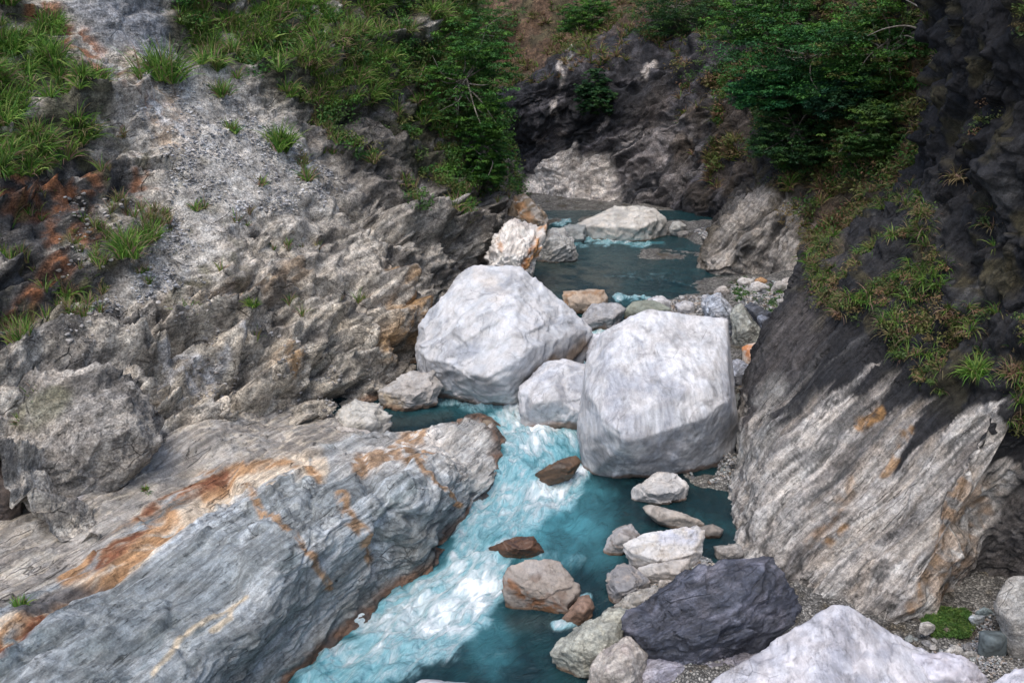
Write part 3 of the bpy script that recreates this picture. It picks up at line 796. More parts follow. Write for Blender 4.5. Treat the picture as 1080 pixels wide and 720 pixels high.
# ---- river bed and gravel banks: one sheet that reaches far beyond the gorge
BEDPTS = []   # world x, y, z
def bedpt(u, v, z): BEDPTS.append(list(PZ(u, v, z)))
for (u, v, zw) in WPTS:
    if v > 235: BEDPTS.append(list(PZ(u, v, zw - 0.8)))
for q in [(790, 310, 2.15), (830, 310, 2.3), (850, 330, 2.3), (810, 330, 2.1), (790, 345, 2.0), (700, 322, 1.98), (735, 318, 1.98), (670, 314, 1.82), (720, 335, 1.9), (800, 360, 1.9), (775, 295, 1.95), (840, 290, 2.5), (800, 400, 1.6), (785, 440, 1.2),
          (745, 500, .62), (725, 490, .64), (770, 500, .8), (770, 480, 1.0), (720, 600, .7), (740, 590, .75), (700, 640, .62), (735, 620, .75), (760, 630, .8), (750, 700, .8), (660, 650, .3), (800, 700, .7), (850, 700, .5), (900, 760, .5),
          (1000, 665, .3), (1030, 640, .4), (775, 612, .62), (800, 640, .5), (850, 655, .1), (900, 668, .05), (955, 682, .1), (880, 690, .3), (1060, 650, .5), (1000, 700, .5), (1060, 720, .6), (960, 690, .3), (1100, 640, .6), (700, 740, .5), (650, 760, .1), (760, 300, 1.9),
          (600, 229, 2.2), (640, 228, 2.25), (680, 231, 2.25), (715, 233, 2.25), (740, 232, 2.3), (590, 231, 2.1), (560, 229, 2.1), (620, 230, 2.15), (735, 240, 2.2), (750, 247, 2.2), (765, 262, 2.1), (700, 236, 2.2), (700, 266, 1.9), (695, 269, 1.9), (710, 268, 1.88),
          (570, 290, 1.8), (590, 285, 1.83), (615, 290, 1.76), (560, 300, 1.84), (460, 700, -.9), (380, 760, -.9)]:
    bedpt(*q)
for q in [(-30, 15, 0), (-30, 60, 2), (30, 10, 2), (30, 60, 3), (0, 90, 3), (0, 5, -1), (-15, 10, -1), (15, 8, 1)]:
    BEDPTS.append(list(q))
BP = np.array(BEDPTS)
def bed_z(x, y):
    out = np.zeros(x.shape)
    q = np.stack([x.ravel(), y.ravel()], -1)
    res = np.zeros(len(q))
    for k in range(0, len(q), 20000):
        d2 = ((q[k:k + 20000, None] - BP[None, :, :2]) ** 2).sum(2) + 0.05
        wgt = 1 / d2 ** 2
        res[k:k + 20000] = (wgt * BP[None, :, 2]).sum(1) / wgt.sum(1)
    return res.reshape(x.shape)
xs = np.concatenate([[-900, -300, -120, -60], np.linspace(-30, 30, 420), [60, 120, 300, 900]])
ys = np.concatenate([[-300, -100, -30], np.linspace(-5, 75, 520), [100, 200, 500, 1500]])
X, Y = np.meshgrid(xs, ys)
Z = bed_z(X, Y)
pG = np.stack([X.ravel(), Y.ravel(), Z.ravel()], -1)
near = (np.abs(pG[:, 0]) < 31) & (pG[:, 1] < 76) & (pG[:, 1] > -6)
pG[:, 2] += near * (0.07 * fbm(pG * 1.1, 4, 600) + 0.06 * (cells(pG * np.array([3.2, 3.2, 0.01]), 601)[2] - 0.5))
n1 = fbm(pG * 1.5, 4, 602)
C = np.tile(np.array([0.17, 0.165, 0.155]), (len(pG), 1))
C = mix(C, (0.26, 0.25, 0.23), sstep(0, 0.5, n1))
C = mix(C, (0.10, 0.085, 0.06), sstep(0.2, 0.6, -n1))
def gravel_mat():
    m, t, b = nodes('gravel')
    tc = t.nodes.new('ShaderNodeTexCoord')
    at = t.nodes.new('ShaderNodeAttribute'); at.attribute_name = 'Col'
    v = t.nodes.new('ShaderNodeTexVoronoi'); t.links.new(tc.outputs['Object'], v.inputs['Vector']); v.inputs['Scale'].default_value = 15
    v2 = t.nodes.new('ShaderNodeTexVoronoi'); v2.feature = 'DISTANCE_TO_EDGE'; t.links.new(tc.outputs['Object'], v2.inputs['Vector']); v2.inputs['Scale'].default_value = 15
    sp = t.nodes.new('ShaderNodeSeparateColor'); t.links.new(v.outputs['Color'], sp.inputs[0])
    f = math_n(t, 'MULTIPLY', ramp(t, sp.outputs[0], 0, 1, 0.5, 1.8), ramp(t, v2.outputs['Distance'], 0, 0.2, 0.65, 1.0))
    sc = t.nodes.new('ShaderNodeVectorMath'); sc.operation = 'SCALE'
    t.links.new(at.outputs['Color'], sc.inputs[0]); t.links.new(f, sc.inputs['Scale'])
    t.links.new(sc.outputs[0], b.inputs['Base Color'])
    bu = t.nodes.new('ShaderNodeBump'); bu.inputs['Distance'].default_value = 0.06
    t.links.new(ramp(t, v2.outputs['Distance'], 0, 0.25), bu.inputs['Height']); t.links.new(bu.outputs[0], b.inputs['Normal'])
    b.inputs['Roughness'].default_value = 0.85
    return m
M_GRAVEL = gravel_mat()
tag(link('ground', make_mesh('ground', pG, grid_faces(len(ys), len(xs)), C), M_GRAVEL), kind='structure')

# ---- river
uu = np.linspace(210, 900, 640)
vv = np.concatenate([np.linspace(222, 320, 220), np.linspace(320.5, 900, 620)])
U, V_ = np.meshgrid(uu, vv)
Zw = water_z(np.clip(U, 250, 850), np.clip(V_, 225, 790))
GW = PZ(U, V_, Zw)
pW = flat(GW)
uw, vw = U.ravel(), V_.ravel()
def blob(lines):
    out = np.zeros(uw.shape)
    for line, wd, s in lines:
        out = np.maximum(out, s * stroke(uw, vw, line, wd * 0.5, wd))
    return out
ju = uw + 8 * fbm(pW * 0.9, 3, 700); jv = vw + 5 * fbm(pW * 0.9, 3, 705)
_uw, _vw = uw, vw
uw, vw = ju, jv
FOAM = [([(535, 412), (548, 425), (550, 440), (575, 455)], 18, 1.), ([(545, 420), (530, 440), (560, 470)], 18, .8), ([(490, 425), (530, 425)], 10, .55), ([(560, 500), (580, 515)], 22, .6), ([(570, 450), (600, 458), (612, 470)], 14, .75), ([(530, 440), (545, 480), (530, 500)], 18, .7),
        ([(575, 455), (590, 480), (570, 500)], 18, .4), ([(595, 518), (612, 500), (618, 496)], 12, 1.0), ([(525, 520), (560, 522), (600, 512)], 16, .85), ([(500, 535), (540, 535), (600, 525)], 18, .75), ([(490, 560), (520, 560), (560, 545)], 24, .6),
        ([(500, 590), (485, 575), (560, 580)], 14, .6), ([(480, 600), (500, 590), (530, 590)], 18, .9), ([(450, 625), (480, 615), (515, 615)], 26, 1.0), ([(420, 640), (460, 645), (500, 640)], 26, 1.0), ([(390, 660), (440, 665), (480, 660)], 24, .95),
        ([(350, 690), (420, 690), (470, 680)], 24, .7), ([(320, 715), (390, 712), (430, 705)], 20, .5), ([(300, 740), (360, 750)], 20, .35), ([(485, 610), (478, 590)], 12, .9), ([(520, 575), (570, 582)], 6, .7),
        ([(585, 658), (605, 655), (620, 650)], 6, .75), ([(612, 636), (624, 630)], 7, .6), ([(600, 392), (608, 378), (622, 362), (632, 350)], 8, .95), ([(648, 311), (662, 315), (680, 315)], 4, .7),
        ([(605, 250), (625, 252), (660, 254)], 4, 1.0), ([(600, 256), (640, 257), (690, 256)], 4, .45), ([(578, 233), (600, 236)], 3, .6), ([(640, 290), (700, 292), (730, 300)], 3, .22), ([(580, 320), (600, 330)], 4, .4), ([(460, 425), (500, 420), (530, 415)], 6, .4), ([(575, 585), (610, 592)], 10, .2)]
AQUA = [([(540, 420), (545, 470), (590, 470)], 40, 1.), ([(540, 470), (545, 510)], 46, .9), ([(520, 540), (600, 540)], 60, 1.), ([(600, 540), (640, 580)], 40, .5), ([(530, 570), (590, 575)], 40, .8), ([(480, 600), (430, 650), (360, 700), (300, 740)], 60, 1.), ([(500, 640), (520, 690)], 40, .5),
        ([(600, 253), (650, 255), (700, 256)], 5, .8), ([(690, 262), (745, 262)], 4, .3), ([(440, 430), (520, 425)], 20, .35), ([(600, 390), (640, 350)], 20, 1.), ([(650, 320), (660, 320)], 6, .3), ([(450, 560), (470, 600)], 20, .7), ([(700, 300), (740, 285)], 10, .2)]
foam = blob(FOAM) * .84 * (1 + .35 * fbm(pW * .55, 3, 777))
aqua = blob(AQUA)
shal = blob([([(560, 300), (600, 290), (640, 295)], 22, .9), ([(620, 275), (680, 275)], 16, .45), ([(570, 270), (600, 285)], 20, .7), ([(690, 268), (705, 266)], 8, .7), ([(400, 452), (440, 445), (470, 440)], 8, .4), ([(540, 470), (515, 500), (520, 520)], 10, .5), ([(760, 290), (790, 285)], 14, .5), ([(540, 660), (580, 655)], 12, .3)])
uw, vw = _uw, _vw
flow = np.array([0.35, 0.25, 1.0])
turb = np.clip(foam + 0.45 * aqua, 0, 1)
# coordinates that follow the current: distance along it and across it
CL_ = PZ(*np.array([(640, 285), (640, 318), (628, 345), (604, 380), (560, 408), (552, 432), (572, 465), (580, 495), (562, 528), (535, 560), (505, 590), (470, 620), (430, 650), (380, 690), (320, 740), (260, 800)], float).T, np.array([1.85, 1.8, 1.5, 1.2, 1.1, 1.1, 1.0, .8, .55, .48, .4, .15, .05, 0, 0, 0]))
CLf = catmull(CL_, 160, 0)
sl_ = np.concatenate([[0], np.cumsum(np.linalg.norm(np.diff(CLf[:, :2], axis=0), axis=1))])
tg_ = np.gradient(CLf[:, :2], axis=0); tg_ /= np.linalg.norm(tg_, axis=1)[:, None]
fs = np.zeros(len(pW)); ft = np.zeros(len(pW))
for k in range(0, len(pW), 20000):
    dv_ = pW[k:k + 20000, None, :2] - CLf[None, :, :2]
    w_ = 1 / ((dv_ ** 2).sum(2) + .15) ** 2
    w_ /= w_.sum(1)[:, None]
    fs[k:k + 20000] = (w_ * (sl_[None] + (dv_ * tg_[None]).sum(2))).sum(1)
    ft[k:k + 20000] = (w_ * (dv_[..., 0] * -tg_[None, :, 1] + dv_[..., 1] * tg_[None, :, 0])).sum(1)
fq = np.stack([fs * .55, ft * 1.5, np.zeros(len(fs))], -1)
fq = fq + .35 * np.stack([fbm(pW * .9, 3, 751), fbm(pW * .9, 3, 752), 0 * fs], -1)
hz = 0.012 * fbm(pW * np.array([2.2, 1.4, 1]), 4, 710) + turb * (0.17 * fbm(fq * 1.1, 4, 720, 0.5)) + foam * (0.16 * np.abs(fbm(fq * 2.0, 3, 730, 0.5)) + .05)
pW2 = pW.copy(); pW2[:, 2] += hz
sn = fbm(pW * np.array([1.0, 1.0, 1]), 5, 740)
deep = np.tile(np.array([0.008, 0.027, 0.034]), (len(pW), 1))
C = mix(deep, (0.012, 0.043, 0.050), sstep(-0.1, 0.5, sn))
C = mix(C, (0.06, 0.215, 0.255), sstep(.1, 1, aqua) * (0.55 + 0.45 * sstep(-0.4, 0.4, sn)))
C = mix(C, (0.06, 0.072, 0.065), shal * sstep(-0.5, 0.2, sn))
farp = sstep(310, 280, vw) * (1 - shal)
C = mix(C, (0.012, 0.05, 0.058), farp * .5 * (1 - aqua))
def water_mat():
    m, t, b = nodes('river_water')
    tc = t.nodes.new('ShaderNodeTexCoord')
    at = t.nodes.new('ShaderNodeAttribute'); at.attribute_name = 'Col'
    fo = t.nodes.new('ShaderNodeAttribute'); fo.attribute_name = 'foam'
    cs = []
    for nm in ('fs', 'ft'):
        q = t.nodes.new('ShaderNodeAttribute'); q.attribute_name = nm; cs.append(q.outputs['Fac'])
    cx = t.nodes.new('ShaderNodeCombineXYZ')
    t.links.new(math_n(t, 'MULTIPLY', cs[0], 0.75), cx.inputs[0]); t.links.new(math_n(t, 'MULTIPLY', cs[1], 1.9), cx.inputs[1])
    mp = t.nodes.new('ShaderNodeMapping'); t.links.new(cx.outputs[0], mp.inputs[0])
    f1 = noise_n(t, mp.outputs[0], 1.5, 9, 0.66, 1.0)
    f2 = noise_n(t, mp.outputs[0], 5.5, 6, 0.7, 0.8)
    nn = math_n(t, 'MULTIPLY_ADD', f2, 0.22, math_n(t, 'MULTIPLY', f1, 0.78))
    thr = math_n(t, 'MULTIPLY_ADD', fo.outputs['Fac'], -0.36, 0.68)
    mk = ramp(t, math_n(t, 'SUBTRACT', nn, thr), -0.05, 0.24)
    mk = math_n(t, 'MULTIPLY', mk, ramp(t, fo.outputs['Fac'], 0.02, 0.2))
    c = mixc(t, mk, at.outputs['Color'], (0.80, 0.86, 0.88))
    # bubbles just below the surface turn the water pale turquoise round the foam
    halo = math_n(t, 'MULTIPLY', ramp(t, math_n(t, 'SUBTRACT', nn, thr), -0.22, 0.05), ramp(t, fo.outputs['Fac'], 0.05, 0.4))
    base = mixc(t, math_n(t, 'MULTIPLY', halo, 0.85), at.outputs['Color'], (0.27, 0.50, 0.56))
    c = mixc(t, mk, base, (0.80, 0.86, 0.88))
    t.links.new(c, b.inputs['Base Color'])
    b.inputs['IOR'].default_value = 1.33
    t.links.new(ramp(t, mk, 0, 1, 0.10, 0.75), b.inputs['Roughness'])
    h = math_n(t, 'MULTIPLY_ADD', noise_n(t, mp.outputs[0], 2.2, 7, 0.62, 0.6), 1.0, math_n(t, 'MULTIPLY', mk, 0.5))
    bu = t.nodes.new('ShaderNodeBump'); bu.inputs['Distance'].default_value = 0.15; bu.inputs['Strength'].default_value = 1.0
    t.links.new(h, bu.inputs['Height']); t.links.new(bu.outputs[0], b.inputs['Normal'])
    return m
M_WATER = water_mat()
NG = grid_normals(GW, False)
FW = grid_faces(len(vv), len(uu), NG[..., 2].mean() < 0)
fu, fv = uw[FW[:, 0]], vw[FW[:, 0]]
FW = FW[~(((fu > 775) & (fv > 560)) | ((fu > 700) & (fv > 640)))]
tag(link('river', make_mesh('river', pW2, FW, C, extra={'foam': foam, 'fs': fs, 'ft': ft}), M_WATER), kind='structure')
# ------------------------------------------------------------------ boulders and rocks
_ICO = {}
def ico(level):
    if level not in _ICO:
        bm = bmesh.new()
        bmesh.ops.create_icosphere(bm, subdivisions=level, radius=1.0)
        V = np.array([v.co[:] for v in bm.verts])
        F = np.array([[v.index for v in f.verts] for f in bm.faces])
        bm.free()
        _ICO[level] = (V / np.linalg.norm(V, axis=1)[:, None], F)
    return _ICO[level]
def hull_planes(pts):
    bm = bmesh.new()
    for p in pts: bm.verts.new(p)
    bmesh.ops.convex_hull(bm, input=bm.verts)
    c = pts.mean(0)
    pl = []
    bm.normal_update()
    for f in bm.faces:
        n = np.array(f.normal[:]); q = np.array(f.verts[0].co[:])
        d = n @ (q - c)
        if d < 0: n, d = -n, -d
        if f.calc_area() > 1e-6: pl.append((*n, d))
    bm.free()
    return c, np.array(pl)
def hull_radius(D, pl, k):
    r = np.zeros(len(D))
    inv = np.zeros(len(D))
    for a in range(0, len(D), 8000):
        c = (D[a:a + 8000] @ pl[:, :3].T) / np.maximum(pl[:, 3], 1e-4)[None]
        c = np.clip(c, 0, None)
        mx = c.max(1)
        inv[a:a + 8000] = mx * ((c / mx[:, None]) ** k).sum(1) ** (1.0 / k)
    return 1 / inv
M_PALE = rock_mat('pale_boulder', np.array([[.15, .2, .97], [.97, .1, -.2], [-.1, .97, -.2]]), streak=0.10, speck=0.07, bump=0.018, crack=0.25, stretch=(0.5, 2.2, 2.2), fine=6, rough=0.8)
M_VERT = rock_mat('streaked_boulder', np.array([[-.1, .35, .93], [.99, .1, .1], [-.1, .93, -.35]]), streak=0.17, speck=0.07, bump=0.018, crack=0.3, stretch=(0.35, 4.0, 4.0), fine=6, rough=0.8)
M_SLATE = rock_mat('slate', np.array([[.85, .2, .45], [-.4, -.3, .86], [.3, -.93, -.2]]), streak=0.45, speck=0.25, bump=0.04, crack=0.5, stretch=(0.4, 4, 4), fine=9, rough=0.6, spec=0.45)
M_ROCK = rock_mat('plain_rock', np.array([[.9, .3, .2], [-.3, .9, .1], [-.1, -.1, .98]]), streak=0.25, speck=0.28, bump=0.03, crack=0.4, stretch=(0.8, 3.5, 3.5), fine=12, rough=0.8)
GREYW, GREY, DKGREY, WARM, BROWN = (.62, .62, .65), (.36, .36, .37), (.10, .105, .125), (.42, .38, .33), (.20, .12, .075)

def rock(name, label, outline, Y, thick, c1, c2=None, front=None, mat=None, level=6, k=26, seed=1, lam=1.0, axis=None, lay=0.0, rough=1.0,
         stain=0.0, spots=(), group=None, cat='boulder', chips=9, gloss=0.0, disp=None, auto=True, simp=0.75, steps=None, notch=(), chipd=1.0):
    rng = np.random.default_rng(seed)
    o = np.array([(p[0], p[1]) for p in outline], float)
    if Y is None or auto:
        kb = int(o[:, 1].argmax()); ub, vb = o[kb]
        z = 1.0
        for _ in range(6):
            q = PZ(ub, vb, z)[None]
            z = max(float(bed_z(q[:, 0], q[:, 1])[0]), float(water_at(q)[0]))
        yb = float(PZ(ub, vb, z)[1])
        Y = yb / (1 - (vb - o[:, 1].mean()) / FPX / CP * 0.42)
    cu, cv = o.mean(0)
    mpp = Y / FPX / CP                       # metres per photo pixel there
    dY = (cv - o[:, 1]) * mpp * 0.42 + np.array([p[2] if len(p) > 2 else 0 for p in outline])
    keepn = max(6, int(len(o) * simp))
    ids = list(range(len(o)))
    while len(ids) > keepn:                  # drop the corners that matter least, so that the block keeps straight edges
        ar = [abs(np.cross(o[ids[(j + 1) % len(ids)]] - o[ids[j - 1]], o[ids[j]] - o[ids[j - 1]])) for j in range(len(ids))]
        ids.pop(int(np.argmin(ar)))
    o, dY = o[ids], dY[ids]
    pts = [P(a, b, Y + d) for (a, b), d in zip(o, dY)]
    vd = np.array(P(cu, cv, Y)) - np.array([0, 0, CAM_H]); vd /= np.linalg.norm(vd)
    hw, hh = (o[:, 0].max() - o[:, 0].min()) * .5, (o[:, 1].max() - o[:, 1].min()) * .5
    if front is None:
        t0 = rng.uniform(-.5, .5)
        for t_, sc_, f_ in ((t0 + .1, rng.uniform(.3, .7), 1.0), (t0 + 2.2, rng.uniform(.3, .7), .85), (t0 + 4.3, rng.uniform(.35, .7), rng.uniform(.35, .8))):
            q = P(cu + hw * sc_ * math.cos(t_), cv + hh * sc_ * math.sin(t_) * .9, Y)
            pts.append(q - vd * thick * 0.5 * f_)
    else:
        for a, b, d in front: pts.append(P(a, b, Y + (cv - b) * mpp * 0.42 + d))
    for j, ((a, b), d) in enumerate(zip(o, dY)):
        if j % 2 == 0:
            q = P(cu + (a - cu) * 0.8, cv + (b - cv) * 0.8, Y + d * .8)
            back = q + vd * thick * 0.6
            pts.append(back)
            if b > cv: pts.append(back - [0, 0, thick * 0.25])
        if b > cv:
            q = P(cu + (a - cu) * 0.93, b, Y + d); pts.append(q - [0, 0, thick * .3])
    pts = np.array(pts)
    c, pl = hull_planes(pts)
    extra = []
    for _ in range(chips):
        n = rng.normal(size=3); n /= np.linalg.norm(n)
        if n @ vd > 0: n = -n
        sup = ((pts - c) @ n).max()
        lim = 0.99 if abs(n @ vd) < 0.45 else rng.uniform(0.84, 0.97)     # gentle where it would move the outline
        extra.append((*n, sup * lim))
    if extra: pl = np.concatenate([pl, np.array(extra)], 0)
    D, F = ico(level)
    size = float(np.linalg.norm(pts - c, axis=1).mean())
    Dn = D + 0.02 * rough * np.stack([fbm(D * 2.2 + seed, 3, seed), fbm(D * 2.2 + seed, 3, seed + 5), fbm(D * 2.2 + seed, 3, seed + 9)], -1)
    Dn /= np.linalg.norm(Dn, axis=1)[:, None]
    r = hull_radius(Dn, pl, k * 9 if k > 15 else k * 2.5)
    V = c + D * r[:, None]
    ns = steps if steps is not None else (1 if level >= 5 else 0)
    nl = list(notch)
    for _ in range(ns):
        n1 = -vd + rng.normal(0, .45, 3); n1 /= np.linalg.norm(n1)
        n2 = np.array([rng.normal(0, .7), rng.normal(0, .3), 1.0]); n2 /= np.linalg.norm(n2)
        nl.append((n1, rng.uniform(.62, .85), n2, rng.uniform(.35, .8)))
    for n1, s1, n2, s2 in nl:                # a step: riser and tread of a broken-off piece
        n1, n2 = np.array(n1, float), np.array(n2, float)
        r1 = ((pts - c) @ n1).max() * s1 / np.maximum(Dn @ n1, 1e-3)
        r2 = ((pts - c) @ n2).max() * s2 / np.maximum(Dn @ n2, 1e-3)
        r = np.minimum(r, np.maximum(r1, r2))
    V = c + D * r[:, None]
    ax = np.eye(3) if axis is None else frame_axes(axis, -vd)
    q = (V - c) @ ax.T / size
    s = seed * 3.7
    wq = q + 0.18 * np.stack([fbm(q * 1.5 + s, 3, 2), fbm(q * 1.5 + s, 3, 12), fbm(q * 1.5 + s, 3, 22)], -1)
    d = 0.02 * fbm(q * 1.7 + s, 4, 1) + 0.015 * (ridged(q * 2.5 + s, 4, 4) - 0.5)
    wf = q + 0.06 * (wq - q) / .18
    d += chipd * (0.085 * facets(wf * np.array([1.3, 2.0, 2.0]) + s, 6) + 0.035 * facets(wf * np.array([3.2, 5, 5]) + s, 16) + 0.010 * facets(wf * np.array([9, 13, 13]) + s, 17))
    if lay:
        d += lay * (ridged(wq * np.array([0.5, 4.5, 4.5]) + s, 5, 8, 0.6) - 0.5)
        d += lay * 1.1 * saw(wq, 3.0, seed & 63, 0.5, .3) + lay * .5 * saw(wq, 11.0, (seed + 9) & 63, 0.5, .3)
        a1, a2, idl = cells(wq * np.array([0.8, 5.5, 5.5]) + s, 9)
        d += lay * 0.6 * (idl - 0.5) * sstep(0, 0.2, a2 - a1)
    d += 0.006 * fbm(q * 14 + s, 3, 7)
    V = V + D * (d * size * rough)[:, None]
    c2 = c2 or tuple(x * 0.6 for x in c1)
    m1 = fbm(wq * np.array([1.2, 3, 3]) + s, 5, 13)
    m2 = fbm(q * 3 + s, 4, 14)
    C = np.tile(np.array(c1, float), (len(V), 1))
    C = mix(C, c2, sstep(0.0, 0.45, m1) * 0.85)
    C = mix(C, tuple(x * .45 for x in c1), sstep(0.25, 0.5, fbm(wq * np.array([1.5, 9, 9]) + s, 4, 19)) * .45)
    C = mix(C, tuple(min(x * 1.18, .75) for x in c1), sstep(0.1, 0.5, m2) * 0.6)
    if spots or stain:
        u_, v_ = warp_uv(V, 4, 1.5, 95)
        facing = np.ones(len(V))
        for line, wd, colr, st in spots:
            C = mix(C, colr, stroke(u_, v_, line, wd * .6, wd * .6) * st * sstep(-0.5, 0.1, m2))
    cg = 1 - sstep(.0, .035, np.abs(fbm(wq * np.array([.7, 1.6, 1.6]) + s + 4, 4, 36)))
    C = C * (1 - .35 * cg * sstep(.0, .3, fbm(q * 1.3 + s, 2, 37)))[:, None]
    fc = facets(wf * np.array([1.3, 2.0, 2.0]) + s, 6)
    C = C * (1 + .10 * np.clip(fc, -1, 1) * chipd ** .3)[:, None]
    pit = sstep(.42, .6, fbm(q * 9 + s, 3, 33)); C = C * (1 - .12 * pit)[:, None]
    wet = np.zeros(len(V)) + gloss
    if stain:
        wz = water_at(V)
        h = V[:, 2] - wz + stain * (.7 * fbm(V * 1.1, 4, 5) + .25)
        m = 1 - sstep(stain * 0.5, stain, h)
        C = mix(C, (0.16, 0.095, 0.055), m * 0.8)
        m = 1 - sstep(0, stain * 0.4, h)
        C = mix(C, (0.05, 0.035, 0.025), m * 0.9)
        wet = np.maximum(wet, 1 - sstep(0, stain * .7, h))
    base = np.array([c[0], c[1], V[:, 2].min()])
    me = make_mesh(name, V - base, F, C, extra={'wet': wet})
    ob = link(name, me, mat or M_PALE, loc=base)
    return tag(ob, label, cat, group)

def wdir(u1, v1, u2, v2, Y, dd=0.0):
    return np.array(P(u2, v2, Y + dd)) - np.array(P(u1, v1, Y))

# the two great boulders and the one wedged between
rock('boulder', 'huge white boulder with a pointed top, left of the channel, dark undercut above the pool',
     [(436, 364), (441, 343), (483, 288), (498, 280), (549, 281), (628, 346), (622, 364), (564, 410), (540, 419, -.3), (478, 412, 2.4), (440, 386, .3)],
     34, 4.6, (.47, .475, .49), (.30, .315, .345), front=[(485, 381, -1.9), (508, 388, -2.5), (540, 372, -2.6), (537, 411, -1.7), (502, 300, -.5), (540, 292, -.4), (448, 378, -.9)],
     level=7, seed=11, chipd=0.5, simp=1, chips=3, steps=0, stain=.5, axis=wdir(480, 380, 560, 310, 34), k=34, lay=0.025, rough=.8,
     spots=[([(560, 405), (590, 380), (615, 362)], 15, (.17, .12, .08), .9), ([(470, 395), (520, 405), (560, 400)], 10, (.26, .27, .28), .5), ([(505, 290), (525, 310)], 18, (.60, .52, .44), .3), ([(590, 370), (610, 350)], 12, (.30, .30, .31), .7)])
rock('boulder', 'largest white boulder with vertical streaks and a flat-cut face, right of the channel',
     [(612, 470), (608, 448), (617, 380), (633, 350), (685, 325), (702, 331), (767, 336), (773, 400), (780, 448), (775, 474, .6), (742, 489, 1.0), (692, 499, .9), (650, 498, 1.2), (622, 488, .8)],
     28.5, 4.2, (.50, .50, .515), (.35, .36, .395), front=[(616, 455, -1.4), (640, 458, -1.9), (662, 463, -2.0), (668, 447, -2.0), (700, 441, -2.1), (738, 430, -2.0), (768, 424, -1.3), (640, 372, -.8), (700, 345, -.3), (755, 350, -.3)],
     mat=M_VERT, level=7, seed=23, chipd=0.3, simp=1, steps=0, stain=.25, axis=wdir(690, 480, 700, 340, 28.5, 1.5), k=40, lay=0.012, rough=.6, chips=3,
     spots=[([(630, 480), (700, 470), (765, 450)], 30, (.23, .235, .25), .9)])  # undercut lower facet: its shade put into the colour as dark grey
rock('boulder', 'medium rounded white boulder leaning on the left side of the largest streaked boulder',
     [(543, 428), (546, 408), (556, 394), (575, 379), (596, 376), (620, 384), (640, 400), (645, 430), (632, 448), (605, 451), (572, 447), (548, 440)],
     30.3, 2.4, (.48, .48, .495), (.34, .35, .38), level=6, seed=31, chipd=0.6, stain=.55, k=20, rough=1.1, axis=wdir(560, 430, 600, 380, 30))
rock('boulder', 'pale block just behind the crest of the streaked boulder beside the small chute',
     [(616, 372), (622, 352), (640, 343), (664, 345), (672, 365), (655, 385), (625, 385)], 31.5, 1.5, (.50, .50, .53), level=5, seed=33, auto=False)
# behind them, at the lip of the upper pool
rock('rock', 'flat tan slab with rusty underside at the lip of the upper pool',
     [(588, 314), (592, 307), (638, 306), (644, 317), (636, 326), (606, 330), (594, 324)], 39.6, 1.2, (.42, .34, .27), (.30, .18, .10), level=5, seed=41, stain=.3, cat='rock', axis=wdir(590, 315, 640, 315, 39))
rock('rock', 'smooth grey boulder with brown wet foot between the two great boulders',
     [(612, 328), (624, 320), (650, 318), (661, 325), (658, 337), (644, 349), (622, 350), (610, 340)], 37.3, 1.5, (.33, .33, .34), (.25, .25, .26), level=6, seed=42, stain=.55, cat='rock', k=14)
rock('rock', 'low greenish slab awash beside the small chute below the upper pool',
     [(658, 328), (666, 318), (690, 317), (708, 326), (700, 336), (668, 338)], 37.4, 1.3, (.24, .26, .22), (.16, .18, .15), level=5, seed=43, stain=.2, cat='rock')
rock('rock', 'white triangular cobble on the stones at the upper pool lip',
     [(686, 316), (697, 311), (707, 317), (706, 326), (690, 325)], 38.8, .8, (.55, .55, .57), level=4, seed=44, cat='rock')
rock('rock', 'pale pointed stone above the crest of the streaked boulder',
     [(714, 323), (722, 317), (733, 323), (730, 330), (716, 329)], 37.6, .8, (.52, .52, .54), level=4, seed=45, cat='rock')
# slabs standing behind the largest boulder
rock('boulder', 'blue-grey tilted slab standing behind the right end of the largest boulder',
     [(739, 312), (744, 308), (760, 309), (772, 321), (786, 342), (776, 352), (752, 342), (742, 332)], 36.3, 1.6, (.34, .37, .42), (.55, .56, .60), level=6, seed=51, mat=M_SLATE, axis=wdir(745, 312, 780, 345, 36), lay=.05)
rock('boulder', 'greenish grey upright slab leaning right, above the orange stone',
     [(769, 330), (773, 318), (781, 317), (792, 332), (803, 352), (803, 360), (786, 364), (775, 358)], 34.4, 1.3, (.33, .34, .31), (.22, .23, .20), level=6, seed=52, mat=M_SLATE, axis=wdir(775, 320, 800, 355, 34), lay=.05)
rock('boulder', 'long black slate slab lying behind the greenish upright slab',
     [(784, 322), (792, 318), (804, 325), (822, 339), (820, 345), (806, 340), (790, 331)], 36.5, .9, (.10, .11, .135), (.06, .065, .08), level=5, seed=53, mat=M_SLATE, gloss=.2)
rock('boulder', 'dark slate block with lit top at the foot of the cliff edge',
     [(797, 334), (804, 331), (822, 341), (818, 348), (806, 349)], 35, .8, (.20, .22, .27), level=5, seed=54, mat=M_SLATE)
rock('boulder', 'round orange and white stained boulder behind the right side of the largest boulder',
     [(779, 376), (782, 366), (792, 361), (806, 361), (810, 372), (806, 384), (794, 387), (783, 384)], 31.6, 1.1, (.60, .50, .42), (.55, .22, .07), level=5, seed=55, chipd=.35, k=12, spots=[([(790, 370), (803, 378)], 9, (.52, .19, .06), .9)])
rock('boulder', 'bluish slab tucked below the orange stained boulder',
     [(770, 380), (778, 378), (795, 388), (793, 402), (782, 407), (772, 398)], 30.5, .9, (.40, .42, .48), level=5, seed=56, mat=M_SLATE)
rock('boulder', 'dark grey boulder between the largest boulder and the cliff foot',
     [(770, 418), (780, 414), (795, 420), (796, 438), (786, 450), (773, 444)], 29.2, 1.0, (.20, .21, .20), level=5, seed=57)
